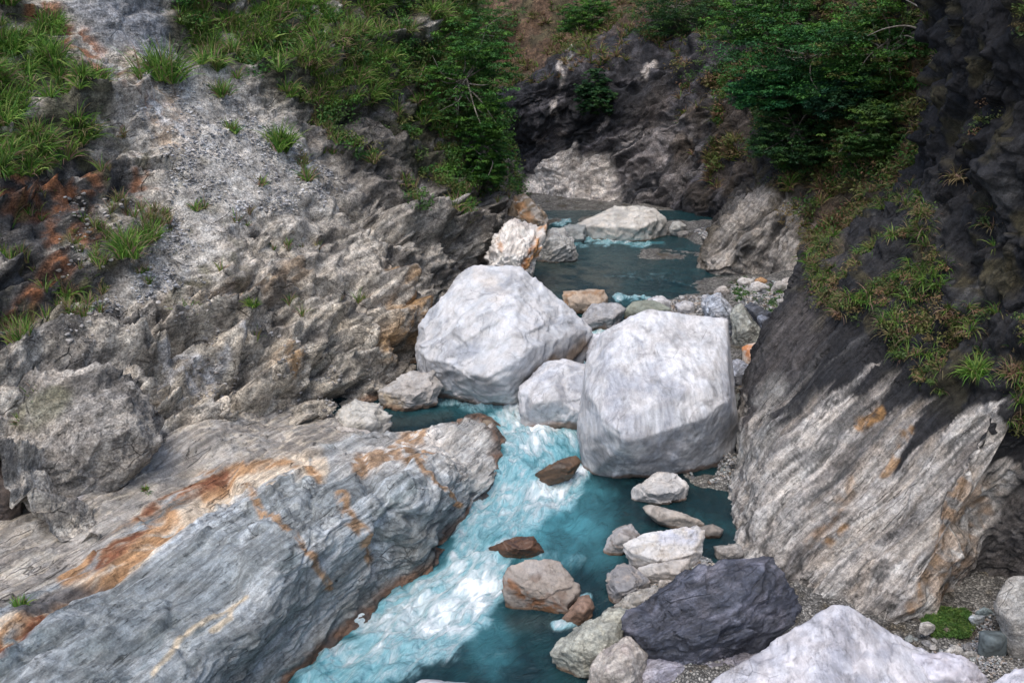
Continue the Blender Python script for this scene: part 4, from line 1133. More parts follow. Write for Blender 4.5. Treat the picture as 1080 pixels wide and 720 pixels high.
rock('rock', 'small brown stone with an orange spot beside the dark grey boulder',
     [(771, 405), (778, 401), (788, 406), (789, 416), (776, 418)], 29.8, .6, (.20, .13, .08), level=4, seed=58, cat='rock', spots=[([(774, 409), (776, 412)], 4, (.55, .27, .06), 1)])
rock('rock', 'pale leaning stone wedged between the cliff edge and the greenish slab',
     [(806, 366), (812, 350), (820, 346), (822, 354), (814, 368)], 33.5, .6, (.42, .43, .48), level=4, seed=59, cat='rock')
# stones along the right bank
rock('rock', 'low pale flat-topped rock in the calm pool below the largest boulder',
     [(665, 517), (676, 508), (692, 499), (712, 500), (728, 512), (722, 521), (702, 529), (682, 524)], 25.9, 1.2, (.50, .48, .46), (.36, .35, .34), front=[(690, 518, -.6), (712, 516, -.5), (676, 516, -.3), (700, 506, -.1)], level=6, seed=61, steps=0, stain=.12, cat='rock')
rock('rock', 'thin flat slab awash in the calm pool, dark underside',
     [(676, 535), (684, 530), (705, 536), (738, 548), (744, 553), (722, 556), (694, 548)], 24.6, .7, (.38, .34, .30), (.22, .20, .18), level=5, seed=62, stain=.14, cat='rock', k=20)
rock('rock', 'small wet dark stone at the pool edge right of the thin slab',
     [(736, 556), (752, 552), (763, 558), (760, 566), (742, 566)], 24, .6, (.22, .20, .18), level=4, seed=63, stain=.15, cat='rock')
rock('rock', 'small grey rock with brown left flank beside the large flat slab',
     [(637, 580), (640, 567), (652, 556), (666, 552), (677, 558), (676, 567), (662, 574), (650, 583)], 22.8, 1.0, (.36, .34, .33), (.20, .17, .15), level=5, seed=64, stain=.12, cat='rock')
rock('boulder', 'large flat-topped pale slab in the middle of the right bank stones',
     [(653, 580), (655, 574), (680, 563), (712, 557), (737, 554), (743, 562), (740, 578), (730, 590), (708, 598), (690, 594), (668, 588)], 22.4, 1.5, (.52, .50, .48), (.42, .38, .33),
     front=[(668, 582, -.3), (700, 592, -.4), (730, 584, -.3), (700, 574, -.12)], level=6, seed=65, steps=0, axis=wdir(655, 580, 740, 560, 22.4), lay=.03, chips=0, stain=.1, spots=[([(700, 565), (730, 562)], 14, (.42, .44, .52), .6)])
rock('boulder', 'thin pale slab lying under the large flat-topped slab',
     [(670, 603), (675, 597), (712, 592), (728, 588), (727, 600), (708, 612), (690, 608)], 21.8, .9, (.46, .43, .40), level=5, seed=66, axis=wdir(670, 603, 727, 595, 22), lay=.03)
rock('boulder', 'dark rounded boulder with pale right shoulder at the little side cascade',
     [(637, 622), (640, 605), (651, 595), (665, 594), (679, 604), (687, 613), (678, 622), (655, 632), (642, 634)], 20.9, 1.2, (.24, .235, .24), (.38, .34, .31), level=6, seed=67, stain=.18)
rock('boulder', 'wrinkled grey boulder behind the dark slate block',
     [(648, 638), (660, 627), (690, 620), (712, 622), (722, 628), (712, 642), (690, 652), (662, 650)], 20.1, 1.2, (.36, .34, .31), (.20, .19, .17), level=6, seed=68, lay=.09, axis=wdir(700, 640, 706, 622, 20))
rock('boulder', 'brown-grey tilted boulder in mid stream beside the white water',
     [(528, 611), (534, 598), (550, 592), (574, 589), (592, 592), (604, 604), (613, 620), (606, 632), (596, 645), (572, 637), (545, 630), (531, 624)], 20.6, 1.3, (.27, .235, .205), (.17, .125, .10),
     front=[(536, 612, -.15), (600, 636, -.2), (575, 628, -.2)], level=6, seed=71, steps=0, stain=.16, axis=wdir(535, 600, 605, 630, 20.6), lay=.02, chips=2, gloss=.35, spots=[([(530, 612), (560, 632), (590, 645)], 10, (.20, .09, .04), .9), ([(560, 595), (590, 600)], 14, (.36, .33, .31), .5)])
rock('rock', 'wet brown rock under the side cascade, right of the tilted brown boulder',
     [(592, 652), (600, 640), (612, 628), (622, 626), (628, 640), (620, 652), (604, 658)], 20.2, .8, (.24, .16, .12), level=5, seed=72, stain=.2, cat='rock', gloss=.7)
rock('rock', 'small dark rust-brown rock breaking the rapid above the tilted brown boulder',
     [(515, 577), (530, 570), (548, 565), (563, 565), (572, 573), (574, 583), (560, 586), (540, 582), (522, 582)], 22.9, .9, (.10, .055, .035), (.05, .035, .03), level=6, seed=73, stain=.15, cat='rock', gloss=.8)
rock('rock', 'small brown rock at the top step of the rapid, left of the largest boulder',
     [(563, 500), (572, 492), (590, 484), (608, 480), (614, 486), (606, 494), (586, 502), (570, 506)], 26.2, .9, (.11, .07, .045), (.06, .045, .035), level=5, seed=74, stain=.15, cat='rock', gloss=.7)
rock('rock', 'rounded dark brown knob at the upstream tip of the bedrock outcrop',
     [(504, 448), (510, 442), (519, 442), (523, 449), (518, 457), (508, 456)], 29, .6, (.20, .16, .12), level=4, seed=75, cat='rock', k=12, gloss=.4)
# lower right corner
rock('boulder', 'greenish grey rough boulder beside the river at the bottom',
     [(584, 690), (588, 672), (612, 656), (640, 643), (662, 640), (676, 656), (668, 676), (652, 692), (634, 702), (612, 708), (594, 700)], 18.6, 1.7, (.36, .36, .31), (.24, .25, .22), front=[(600, 680, -.4), (630, 668, -.6), (650, 660, -.4), (640, 688, -.6), (612, 695, -.5)], level=6, seed=81, stain=.2, rough=1.3, mat=M_ROCK)
rock('boulder', 'small warm grey angular boulder in front of the greenish rough boulder',
     [(616, 722), (622, 700), (640, 682), (660, 671), (668, 676), (684, 690), (680, 706), (660, 724), (640, 740), (618, 738)], 17.4, 1.3, (.42, .38, .34), (.32, .28, .26), level=6, seed=82, rough=1.2, mat=M_ROCK)
rock('boulder', 'large dark blue slate boulder with jagged layered edges on the right bank',
     [(652, 652), (662, 640), (700, 628), (764, 588), (817, 588), (826, 606), (850, 642), (815, 656), (775, 684), (735, 690), (690, 687), (664, 668)], 18.9, 2.4, (.055, .06, .08), (.12, .12, .15),
     front=[(690, 640, -.35), (758, 626, -.75), (838, 636, -.35), (740, 668, -.7), (700, 668, -.5), (800, 600, -.15)], mat=M_SLATE, level=7, seed=83, simp=1, chipd=1.1, steps=0, notch=(((-.25, -.9, .35), .60, (-.35, -.2, .92), .55), ((.5, -.8, .3), .72, (.1, -.3, .95), .30), ((-.7, -.6, .4), .7, (.1, -.1, 1), .2)), lay=.03, axis=wdir(680, 680, 830, 620, 18.9), rough=1.0, k=40, gloss=.2,
     spots=[([(740, 605), (800, 592), (818, 600)], 14, (.20, .20, .24), .6), ([(690, 640), (720, 625), (760, 650), (820, 645)], 12, (.18, .18, .22), .5)])
rock('boulder', 'low purple-grey flat boulder at the bottom edge, under the dark slate',
     [(640, 722), (660, 702), (690, 690), (730, 687), (780, 684), (812, 690), (800, 720), (760, 770), (640, 780), (620, 750)], 17.0, 2.0, (.30, .29, .33), (.22, .21, .26), front=[(660, 722, -.3), (720, 706, -.35), (780, 705, -.4), (720, 745, -.5)], mat=M_SLATE, level=6, seed=84, auto=False, lay=.04, axis=wdir(650, 710, 780, 695, 17))
rock('boulder', 'biggest foreground boulder, pale lilac-white peak at the bottom edge',
     [(700, 800), (745, 722), (785, 697), (820, 672), (850, 653), (878, 637), (892, 636), (925, 655), (955, 672), (985, 690), (1010, 712), (1045, 770), (1040, 860), (860, 900), (720, 860)], 16.0, 3.2, (.45, .44, .465), (.30, .30, .335),
     front=[(885, 660, -.25), (870, 720, -.8), (800, 740, -.7), (950, 730, -.7), (900, 800, -1.2), (800, 800, -.9), (980, 780, -.9)], mat=M_VERT, level=7, seed=85, chipd=0.4, simp=1, chips=3, steps=0, auto=False, lay=.010, axis=wdir(890, 640, 850, 740, 16), k=30, rough=.9)
rock('boulder', 'pale grey slab between the lilac-white peak and the corner stones',
     [(940, 684), (965, 682), (1000, 688), (1030, 700), (1042, 716), (1030, 745), (970, 745)], 16.6, 1.3, (.52, .50, .54), (.40, .38, .42), mat=M_PALE, level=5, seed=86, lay=.05, axis=wdir(950, 690, 1030, 705, 16.6))
rock('boulder', 'round speckled grey boulder at the right edge below the dark recess',
     [(1045, 640), (1048, 622), (1062, 606), (1085, 598), (1125, 605), (1150, 640), (1140, 680), (1100, 694), (1072, 682), (1054, 664)], 17.6, 1.9, (.36, .345, .32), (.26, .25, .23), mat=M_ROCK, level=6, seed=87, chipd=.35, k=12)
rock('boulder', 'smooth dark green-grey round stone beside the moss patch',
     [(1027, 676), (1032, 664), (1046, 660), (1062, 664), (1067, 676), (1060, 688), (1042, 692), (1030, 687)], 17.3, .9, (.12, .145, .15), level=5, seed=88, chipd=.35, steps=0, k=8, rough=.5)
rock('boulder', 'pale boulder cut off by the lower right corner',
     [(1035, 740), (1045, 718), (1070, 704), (1100, 696), (1150, 705), (1160, 770), (1060, 800)], 15.6, 1.4, (.54, .52, .55), (.42, .41, .44), level=5, seed=89)
rock('boulder', 'pale top of a submerged boulder at the bottom edge of the river',
     [(400, 760), (415, 728), (440, 714), (470, 709), (510, 711), (545, 722), (580, 760), (560, 800), (430, 800)], 16.4, 1.8, (.46, .47, .50), (.36, .37, .40), level=6, seed=90, chipd=.35, steps=0, k=14, rough=.7)
# left bank
rock('boulder', 'flat grey slab pointing into the dark inlet left of the great boulders',
     [(398, 412), (412, 400), (432, 392), (456, 392), (469, 404), (462, 413), (438, 424), (412, 432), (400, 426)], 31.8, 1.6, (.36, .34, .32), (.27, .25, .23), front=[(415, 414, -.3), (450, 402, -.3), (440, 416, -.5)], level=6, seed=91, stain=.25, axis=wdir(400, 420, 465, 398, 32), lay=.04, spots=[([(400, 420), (420, 425)], 10, (.46, .36, .24), .7)])
rock('boulder', 'cream ribbed slab at the head of the inlet, below the hillside',
     [(336, 452), (345, 436), (370, 424), (398, 426), (414, 440), (410, 456), (385, 462), (352, 464)], 30.2, 1.6, (.44, .42, .38), (.32, .31, .28), level=6, seed=92, stain=.2, axis=wdir(340, 450, 410, 430, 30), lay=.07)
rock('boulder', 'low cream rock at the waterline between the inlet and the bedrock outcrop',
     [(318, 474), (332, 458), (360, 450), (388, 453), (398, 462), (380, 472), (345, 482)], 28.6, 1.3, (.47, .43, .39), (.34, .31, .28), level=6, seed=93, stain=.15, axis=wdir(320, 470, 395, 455, 29), lay=.07)
rock('boulder', 'dark rounded bedrock hump with grassy top at the left edge',
     [(-90, 560), (-90, 430), (-30, 400), (40, 388), (105, 382), (138, 398), (165, 420), (183, 436), (180, 452), (140, 480), (90, 520), (30, 570), (-30, 600)], 21.6, 4.5, (.28, .26, .235), (.42, .38, .33),
     front=[(110, 420, -.3), (165, 440, -.5), (60, 430, -.4), (20, 500, -1.0), (100, 480, -1.1), (-50, 520, -1.0), (150, 462, -.8)], level=7, seed=94, auto=False, axis=wdir(20, 560, 170, 440, 21.6), lay=.07, rough=1.0, chipd=.8, mat=M_HILL, spots=[([(30, 410), (120, 395), (175, 440)], 22, (.09, .085, .08), .6), ([(30, 440), (60, 420)], 25, (.12, .12, .05), .5)])
rock('rock', 'dark brown rock at the left edge above the grey slab',
     [(-40, 560), (-40, 490), (-10, 466), (12, 476), (25, 500), (22, 530), (0, 548)], 19.8, 1.5, (.09, .07, .06), (.05, .045, .045), level=6, seed=95, auto=False, cat='rock', mat=M_ROCK)
rock('boulder', 'white and orange twisted rock rising behind the huge pointed boulder',
     [(514, 285), (516, 262), (526, 240), (536, 230), (560, 231), (575, 238), (574, 252), (566, 268), (557, 284), (540, 296), (520, 296)], 41.5, 2.2, (.66, .62, .58), (.40, .36, .34), level=6, seed=101, auto=False, axis=wdir(525, 290, 555, 235, 41.5), lay=.08, rough=1.4,
     spots=[([(572, 238), (566, 262), (554, 284)], 7, (.45, .22, .08), .95), ([(560, 262), (552, 280)], 5, (.28, .12, .05), .8), ([(524, 250), (530, 262)], 4, (.42, .2, .08), .7)])
rock('boulder', 'brown weathered rock just upstream of the white and orange twisted rock',
     [(535, 228), (540, 210), (552, 203), (566, 212), (578, 228), (577, 242), (560, 240)], 47, 2.2, (.22, .17, .12), (.50, .46, .42), level=6, seed=102, auto=False, rough=1.5, spots=[([(545, 215), (558, 230)], 9, (.34, .18, .08), .7)])
rock('boulder', 'grey furrowed boulder at the left shore of the upper pool',
     [(566, 268), (570, 250), (580, 240), (596, 240), (607, 253), (609, 268), (596, 273), (575, 276)], 46.5, 2.0, (.38, .38, .37), (.24, .24, .24), level=6, seed=103, stain=.12, lay=.07, axis=wdir(572, 270, 600, 245, 46.5))
rock('boulder', 'low grey shelf rock where the far cascade enters the upper pool',
     [(592, 240), (600, 236), (618, 237), (622, 244), (618, 254), (606, 255), (596, 250)], 50.5, 1.8, (.30, .32, .32), (.18, .19, .20), level=5, seed=104)
rock('boulder', 'far pale rounded boulder lying across the head of the upper pool',
     [(605, 243), (608, 236), (628, 226), (650, 216), (668, 214), (690, 219), (704, 230), (705, 242), (690, 248), (655, 251), (620, 249)], 52.8, 4.0, (.52, .50, .47), (.38, .37, .35), front=[(625, 240, -1.), (650, 232, -1.2), (670, 245, -1.4), (688, 236, -1.0), (655, 222, -.3)], level=6, seed=105, steps=0, lay=.03, axis=wdir(610, 245, 690, 222, 52.8), stain=.12)
rock('boulder', 'small whitish boulder at the far shore, right of the pale rounded boulder',
     [(706, 240), (709, 234), (718, 233), (724, 238), (720, 243), (710, 243)], 54, 1.0, (.42, .42, .40), level=5, seed=106)
for k_, (u_, v_, s_, c_, lb_) in enumerate([
        (720, 246, 7, (.26, .25, .24), 'small dark boulder on the shingle at the far shore'),
        (762, 306, 8, (.45, .42, .40), 'pale stone at the downstream corner of the upper pool'),
        (787, 297, 9, (.58, .56, .54), 'white boulder at the top of the gravel bar by the pool'),
        (800, 303, 10, (.60, .58, .57), 'broad white stone in the row across the gravel bar top'),
        (803, 297, 7, (.50, .30, .16), 'small orange stone on the gravel bar'),
        (822, 302, 9, (.54, .52, .50), 'pale stone on the gravel bar nearest the cliff'),
        (833, 300, 11, (.62, .58, .55), 'long white stone half under the cliff on the gravel bar'),
        (825, 318, 7, (.48, .46, .45), 'round grey-white stone in the middle of the gravel bar'),
        (693, 318, 11, (.50, .48, .50), 'pale low boulder on the shore behind the largest boulder'),
        (722, 322, 9, (.46, .46, .49), 'angular pale stone on the shore behind the largest boulder'),
        (978, 661, 9, (.50, .48, .45), 'whitish stone just left of the moss patch'),
        (1030, 652, 9, (.44, .48, .50), 'pale blue-white stone behind the moss patch'),
        (1038, 645, 8, (.26, .32, .33), 'teal-grey stone under the dark recess'),
        (1005, 686, 10, (.52, .50, .47), 'cream cobble at the foot of the moss patch'),
        (1022, 690, 8, (.34, .33, .31), 'grey cobble beside the smooth dark round stone'),
        (768, 580, 14, (.34, .32, .30), 'grey boulder against the cliff foot above the gravel'),
        (745, 622, 9, (.46, .44, .42), 'pale cobble between the flat slab and the cliff foot'),
        (757, 607, 8, (.38, .36, .35), 'grey cobble against the cliff above the dark slate'),
        (690, 630, 9, (.42, .40, .37), 'pale cobble lying in front of the thin slab'),
        (702, 615, 8, (.50, .46, .42), 'cream cobble in the gap below the thin slab'),
        (660, 668, 8, (.30, .27, .22), 'small brown stone wedged at the slate boulder foot'),
        (596, 700, 10, (.20, .17, .12), 'olive brown stone half under water at the greenish boulder'),
        (56, 614, 9, (.66, .64, .66), 'white flake of stone lying on the orange crest'),
        (78, 620, 5, (.40, .40, .42), 'small grey flake lying beside the white flake')]):
    rr = np.random.default_rng(900 + k_)
    an = np.sort(rr.uniform(0, 2 * np.pi, 9) * 0.25 + np.linspace(0, 2 * np.pi, 9, endpoint=False) * 1.0)
    ol = [(u_ + s_ * 1.15 * math.cos(a) * rr.uniform(.85, 1.15), v_ - s_ * .65 * math.sin(a) * rr.uniform(.85, 1.15)) for a in an]
    if v_ > 600 and u_ < 100: Yk = 18.2
    else:
        zz = 0.6
        for _ in range(4):
            pz = PZ(u_, v_ + s_ * .3, zz); zz = float(bed_z(np.array([pz[0]]), np.array([pz[1]]))[0]) + 0.12
        Yk = float(PZ(u_, v_, zz)[1])
    if 585 < v_ + 12 < 625 and u_ > 750: Yk -= .6
    rock('cobble', lb_, ol, Yk, s_ * 1.6 * Yk / FPX, c_, level=4, auto=not (v_ > 600 and u_ < 100), seed=910 + k_, k=12, cat='stone', mat=M_ROCK, chips=3)

# ------------------------------------------------------------------ cobbles one can count, and the finer gravel between them
PROTO = []
for k_ in range(7):
    D, F = ico(3)
    rr = np.random.default_rng(60 + k_)
    pp = rr.normal(size=(16, 3)); pp /= np.linalg.norm(pp, axis=1)[:, None]
    c_, pl_ = hull_planes(pp)
    r_ = hull_radius(D, pl_, 14)
    V = D * r_[:, None] * np.array([1.0, .78, .55])
    V += D * (0.05 * fbm(D * 2 + k_ * 3, 3, k_))[:, None]
    PROTO.append((V, F))
PAL = np.array([(.50, .49, .48), (.40, .40, .41), (.30, .30, .31), (.20, .205, .215), (.13, .135, .14), (.42, .37, .32), (.56, .54, .52), (.26, .21, .17), (.34, .37, .37)])
def cob_col(rr, n):
    pal = np.array([(.50, .49, .48), (.40, .40, .41), (.30, .30, .31), (.20, .205, .215), (.13, .135, .14), (.42, .37, .32), (.56, .54, .52), (.26, .21, .17), (.34, .37, .37)])
    return pal[rr.integers(0, len(pal), n)] * rr.uniform(.8, 1.1, (n, 1))
COBMESH = []
COBNAME = []
WORDS = ['pale grey', 'mid grey', 'dull grey', 'dark grey', 'blackish', 'tan', 'off-white', 'brown', 'greenish grey']
for k_ in range(21):
    V, F = PROTO[k_ % 7]
    c = PAL[k_ % 9] * (1, .9, 1.1)[k_ // 9]; COBNAME.append(WORDS[k_ % 9])
    C = np.tile(c, (len(V), 1)) * (1 + 0.25 * fbm(V * 2.5, 3, k_))[:, None]
    me = make_mesh('cobble', V, F, C, extra={'wet': np.zeros(len(V))}); me.materials.append(M_ROCK)
    COBMESH.append(me)
def scatter_px(poly, n, rr, vbias=0):
    poly = np.array(poly, float)
    lo, hi = poly.min(0), poly.max(0)
    out = []
    while len(out) < n:
        u = rr.uniform(lo[0], hi[0], n * 3); v = rr.uniform(lo[1], hi[1], n * 3)
        m = polymask(u, v, poly, .5) > .5
        out += list(zip(u[m], v[m]))
    out = np.array(out[:n])
    p = PZ(out[:, 0], out[:, 1], np.full(n, 1.0))
    for _ in range(6):
        z = bed_z(p[:, 0], p[:, 1])
        p = PZ(out[:, 0], out[:, 1], z)
    return p
BANKS = [([(790, 292), (850, 288), (862, 330), (830, 350), (800, 345), (780, 320), (768, 305)], 75, (.10, .30), 'cobble on the gravel bar by the cliff', 'cobbles on the gravel bar'),
         ([(660, 312), (700, 308), (745, 314), (745, 332), (700, 335), (670, 325)], 40, (.10, .26), 'cobble on shore behind largest boulder', 'cobbles behind the largest boulder'),
         ([(705, 482), (775, 466), (778, 512), (740, 510), (722, 498)], 30, (.07, .2), 'cobble below the largest boulder', 'cobbles below the largest boulder'),
         ([(690, 600), (740, 575), (770, 585), (765, 612), (735, 615), (712, 640), (690, 640), (672, 625)], 50, (.07, .2), 'cobble above the dark slate boulder', 'cobbles among the bank slabs'),
         ([(955, 672), (985, 660), (1040, 640), (1060, 700), (1045, 716), (1000, 700)], 40, (.06, .17), 'cobble around the moss patch', 'cobbles around the moss patch'),
         ([(705, 240), (745, 234), (765, 250), (752, 262), (735, 246)], 20, (.15, .35), 'stone on the far shingle', 'stones on the far shingle')]
rr = np.random.default_rng(77)
USED = set()
for poly, n, (s0, s1), lb, gp in BANKS:
    pts = scatter_px(poly, n, rr)
    for p in pts:
        s = s0 + (s1 - s0) * rr.random() ** 2
        o = bpy.data.objects.new('cobble', COBMESH[0])
        o.location = p + np.array([0, 0, s * .2])
        o.rotation_euler = (rr.uniform(-.4, .4), rr.uniform(-.4, .4), rr.uniform(0, 6.3))
        o.scale = (s, s * rr.uniform(.8, 1.1), s * rr.uniform(.7, 1.2))
        col.objects.link(o)
        pu, pv = UV(np.array([p])); q_ = np.array(poly, float).mean(0)
        side = ('left' if pu[0] < q_[0] else 'right') + (' far' if pv[0] < q_[1] else ' near')
        szw = 'tiny' if s < s0 * 1.25 else 'small' if s < s0 * 1.7 else 'larger'
        for tr in range(60):
            mi = int(rr.integers(0, 21)); full = '%s %s %s, %s part' % (szw, COBNAME[mi], lb, side)
            if full not in USED: break
            if tr > 30: szw = ('tiny', 'small', 'larger')[int(rr.integers(0, 3))]; s = s0 * {'tiny': 1.1, 'small': 1.5, 'larger': 2.1}[szw]; o.scale = (s, s * .9, s)
        USED.add(full)
        o.data = COBMESH[mi]
        tag(o, full, 'cobble', gp)
def merged_stones(name, pos, sizes, mat, rr, cols, flat_=1.0, level=2, nrm=None):
    D, F = ico(level)
    Vs, Fs, Cs = [], [], []
    base = []
    for k in range(6):
        q = np.random.default_rng(80 + k).normal(size=(12, 3)); q /= np.linalg.norm(q, axis=1)[:, None]
        c_, pl_ = hull_planes(q)
        base.append(D * hull_radius(D, pl_, 14)[:, None] * np.array([1, .75, .5 * flat_]))
    base = np.array(base)
    n = len(pos)
    B = base[rr.integers(0, 6, n)]
    a = rr.uniform(0, 6.3, n); b_ = rr.normal(0, .35, n)
    ca, sa, cb, sb = np.cos(a), np.sin(a), np.cos(b_), np.sin(b_)
    x, y, z = B[..., 0], B[..., 1], B[..., 2]
    y2 = y * cb[:, None] - z * sb[:, None]; z2 = y * sb[:, None] + z * cb[:, None]
    x3 = x * ca[:, None] - y2 * sa[:, None]; y3 = x * sa[:, None] + y2 * ca[:, None]
    V = np.stack([x3, y3, z2], -1) * sizes[:, None, None] + pos[:, None]
    m = V.shape[1]
    F2 = (F[None] + (np.arange(n) * m)[:, None, None]).reshape(-1, 3)
    C = np.repeat(cols, m, 0)
    me = make_mesh(name, V.reshape(-1, 3), F2, C, smooth=False, extra={'wet': np.zeros(n * m)})
    return tag(link(name, me, mat), kind='stuff')
pos, szs = [], []
for poly, n, (s0, s1), lb, gp in BANKS + [([(640, 560), (800, 470), (860, 660), (700, 720), (600, 740), (640, 640)], 60, (.05, .13), '', ''), ([(820, 650), (960, 660), (1100, 620), (1180, 700), (1100, 800), (860, 800)], 60, (.05, .13), '', ''),
                                       ([(555, 226), (640, 226), (640, 233), (560, 236)], 20, (.1, .2), '', ''), ([(730, 238), (770, 240), (800, 290), (760, 275)], 20, (.1, .25), '', '')]:
    pp = scatter_px(poly, n * 45, rr)
    pos.append(pp); szs.append(s0 * .35 + (s1 * .35 - s0 * .35) * rr.random(len(pp)) ** 2)
pos = np.concatenate(pos); szs = np.concatenate(szs)
keep = bed_z(pos[:, 0], pos[:, 1]) > water_at(pos) - .08
pos, szs = pos[keep], szs[keep]
merged_stones('gravel', pos + np.array([0, 0, .03]), szs, M_ROCK, rr, cob_col(rr, len(pos)))
# loose scree stones on the hillside
def on_surface(name, poly, n, rr, clump=None):
    """random points of a built sheet whose photo position lies inside poly: positions and normals"""
    Vg, Ng = SURF[name]
    u, v = UV(Vg)
    m = (polymask(u.ravel(), v.ravel(), poly, 1.0) > 0.5)
    idx = np.nonzero(m)[0]
    # weight by cell area so density is even on the surface
    a = np.linalg.norm(np.cross(np.gradient(Vg, axis=0), np.gradient(Vg, axis=1)), axis=2).ravel()[idx]
    if clump is not None:
        a = a * np.clip(clump(Vg.reshape(-1, 3)[idx]), 0, None)
    if len(idx) == 0 or a.sum() <= 0: return np.zeros((0, 3)), np.zeros((0, 3))
    pick = rr.choice(idx, n, p=a / a.sum())
    pp = Vg.reshape(-1, 3)[pick] + rr.normal(0, .02, (n, 3))
    return pp, Ng.reshape(-1, 3)[pick]
pp, nn = on_surface('hillside', SCREE, 9000, rr, lambda p: sstep(-.3, .5, fbm(p * .8, 3, 800)))
sz = .02 + .10 * rr.random(len(pp)) ** 5
pc = np.array([(.42, .42, .43), (.30, .30, .31), (.20, .2, .21), (.52, .52, .52), (.38, .36, .33)])[rr.integers(0, 5, len(pp))]
merged_stones('scree', pp + nn * .01, sz, M_ROCK, rr, pc, flat_=.8)
pp, nn = on_surface('hillside', [(60, 200), (200, 220), (240, 330), (420, 400), (430, 440), (250, 440), (60, 380), (60, 320)], 2500, rr, lambda p: sstep(0, .5, fbm(p * .8, 3, 801)))
merged_stones('rubble', pp, .02 + .12 * rr.random(len(pp)) ** 5, M_ROCK, rr, np.array([(.42, .40, .38), (.30, .29, .28), (.16, .15, .14)])[rr.integers(0, 3, len(pp))])
# ------------------------------------------------------------------ vegetation
def blades(base, n_each, length, rr, width=.022, lean=.5, droop=.9, up=None, seg=4, spread=.12):
    """arching blades: returns V, F, blade index per vertex"""
    N = len(base) * n_each
    b = np.repeat(base, n_each, 0)
    L = np.repeat(length, n_each) * rr.uniform(.55, 1.1, N)
    a = rr.uniform(0, 2 * np.pi, N)
    ln = rr.uniform(.1, 1, N) * lean
    out = np.stack([np.cos(a), np.sin(a), np.zeros(N)], -1)
    upv = np.array([0, 0, 1.]) if up is None else np.repeat(up, n_each, 0)
    b = b + out * (rr.random(N) * spread)[:, None] * L[:, None]
    d = upv * np.cos(ln)[:, None] + out * np.sin(ln)[:, None]
    side = np.cross(d, rr.normal(size=(N, 3))); side /= np.linalg.norm(side, axis=1)[:, None] + 1e-9
    pts = []
    pos = b
    st = L / seg
    dr = rr.uniform(.4, 1.2, N) * droop
    for k in range(seg + 1):
        w = width * (1 - (k / seg) ** 1.5) + .002
        wv = side * (w * rr.uniform(.7, 1.3, N) if k == 0 else w)[..., None] if k == 0 else side * w
        pts.append(pos - wv); pts.append(pos + wv)
        d = d - np.array([0, 0, 1.]) * (dr * (k + 1) / seg * .55)[:, None]
        d = d / np.linalg.norm(d, axis=1)[:, None]
        pos = pos + d * st[:, None]
    V = np.stack(pts, 1)
    m = 2 * (seg + 1)
    f = np.array([[2 * k, 2 * k + 1, 2 * k + 3, 2 * k + 2] for k in range(seg)])
    F = (f[None] + (np.arange(N) * m)[:, None, None]).reshape(-1, 4)
    return V.reshape(-1, 3), F, np.repeat(np.arange(N), m), m
def blade_colour(N, m, rr, dry=.25, clump=None):
    g = np.array([(.075, .18, .025), (.13, .25, .04), (.05, .12, .022), (.19, .26, .06)])
    y = np.array([(.24, .20, .10), (.20, .15, .08), (.26, .17, .13)])
    isd = rr.random(N) < (dry if clump is None else clump)
    c = np.where(isd[:, None], y[rr.integers(0, 3, N)], g[rr.integers(0, 4, N)]) * rr.uniform(.75, 1.25, (N, 1))
    C = np.repeat(c, m, 0)
    return C
def grass_mass(name, sheets, per, rr, length=(.4, .9), dry=.25, width=.02, lean=.6, droop=.9, label=None, seg=4, tint=None):
    P_, L_ = [], []
    for sheet, poly, n, clump in sheets:
        p, nn = on_surface(sheet, poly, n, rr, clump)
        P_.append(p - nn * .03); L_.append(rr.uniform(*length, len(p)))
    P_ = np.concatenate(P_); L_ = np.concatenate(L_)
    V, F, bi, m = blades(P_, per, L_, rr, width, lean, droop, seg=seg)
    cl = np.clip(np.repeat(dry + .35 * fbm(P_ * .6, 3, 850), per), 0.02, .95)
    C = blade_colour(len(P_) * per, m, rr, dry, cl)
    if tint is not None: C = C * np.array(tint)
    return tag(link(name, make_mesh(name, V, F, C), GRASS), kind='stuff')
rg = np.random.default_rng(5)
dense = lambda p: sstep(-.45, .15, fbm(p * .45, 3, 811))
patchy = lambda p: sstep(0.05, .45, fbm(p * .5, 4, 812))
tufty = lambda p: sstep(-.15, .25, fbm(p * 1.1, 3, 815)) * sstep(-.55, 0, fbm(p * .4, 3, 811))
TOPBAND = [(160, -60), (540, -60), (530, 60), (500, 130), (470, 150), (420, 120), (360, 110), (320, 110), (290, 95), (250, 85), (215, 70), (190, 30)]
LEFTB = [(-120, -100), (10, -60), (45, 0), (75, 50), (110, 90), (122, 135), (95, 160), (40, 185), (-20, 190), (-120, 240)]
grass_mass('grass', [('hillside', TOPBAND, 2900, tufty), ('hillside', LEFTB, 1100, tufty)], 38, rg, (.4, 1.1), .22, .02, .95, 1.25)
grass_mass('dry_grass', [('hillside', [(330, 100), (420, 110), (520, 130), (545, 210), (500, 240), (470, 230), (420, 200), (360, 170)], 520, patchy),
                         ('hillside', [(20, 180), (170, 160), (190, 250), (150, 330), (60, 350), (-40, 380), (-60, 220)], 170, patchy),
                         ('hillside', [(260, 95), (345, 120), (360, 190), (330, 190), (290, 150)], 60, patchy),
                         ('hillside', [(180, 200), (300, 220), (420, 300), (300, 380), (120, 350)], 26, patchy)], 26, rg, (.25, .6), .5, .014)
DRAPE = [(860, 200), (905, 160), (960, 190), (990, 230), (1000, 300), (1060, 330), (1180, 360), (1180, 470), (1060, 450), (1010, 420), (960, 400), (925, 350), (870, 330), (850, 290)]
vp = lambda p: sstep(-.1, .4, fbm(p * .7, 4, 814))
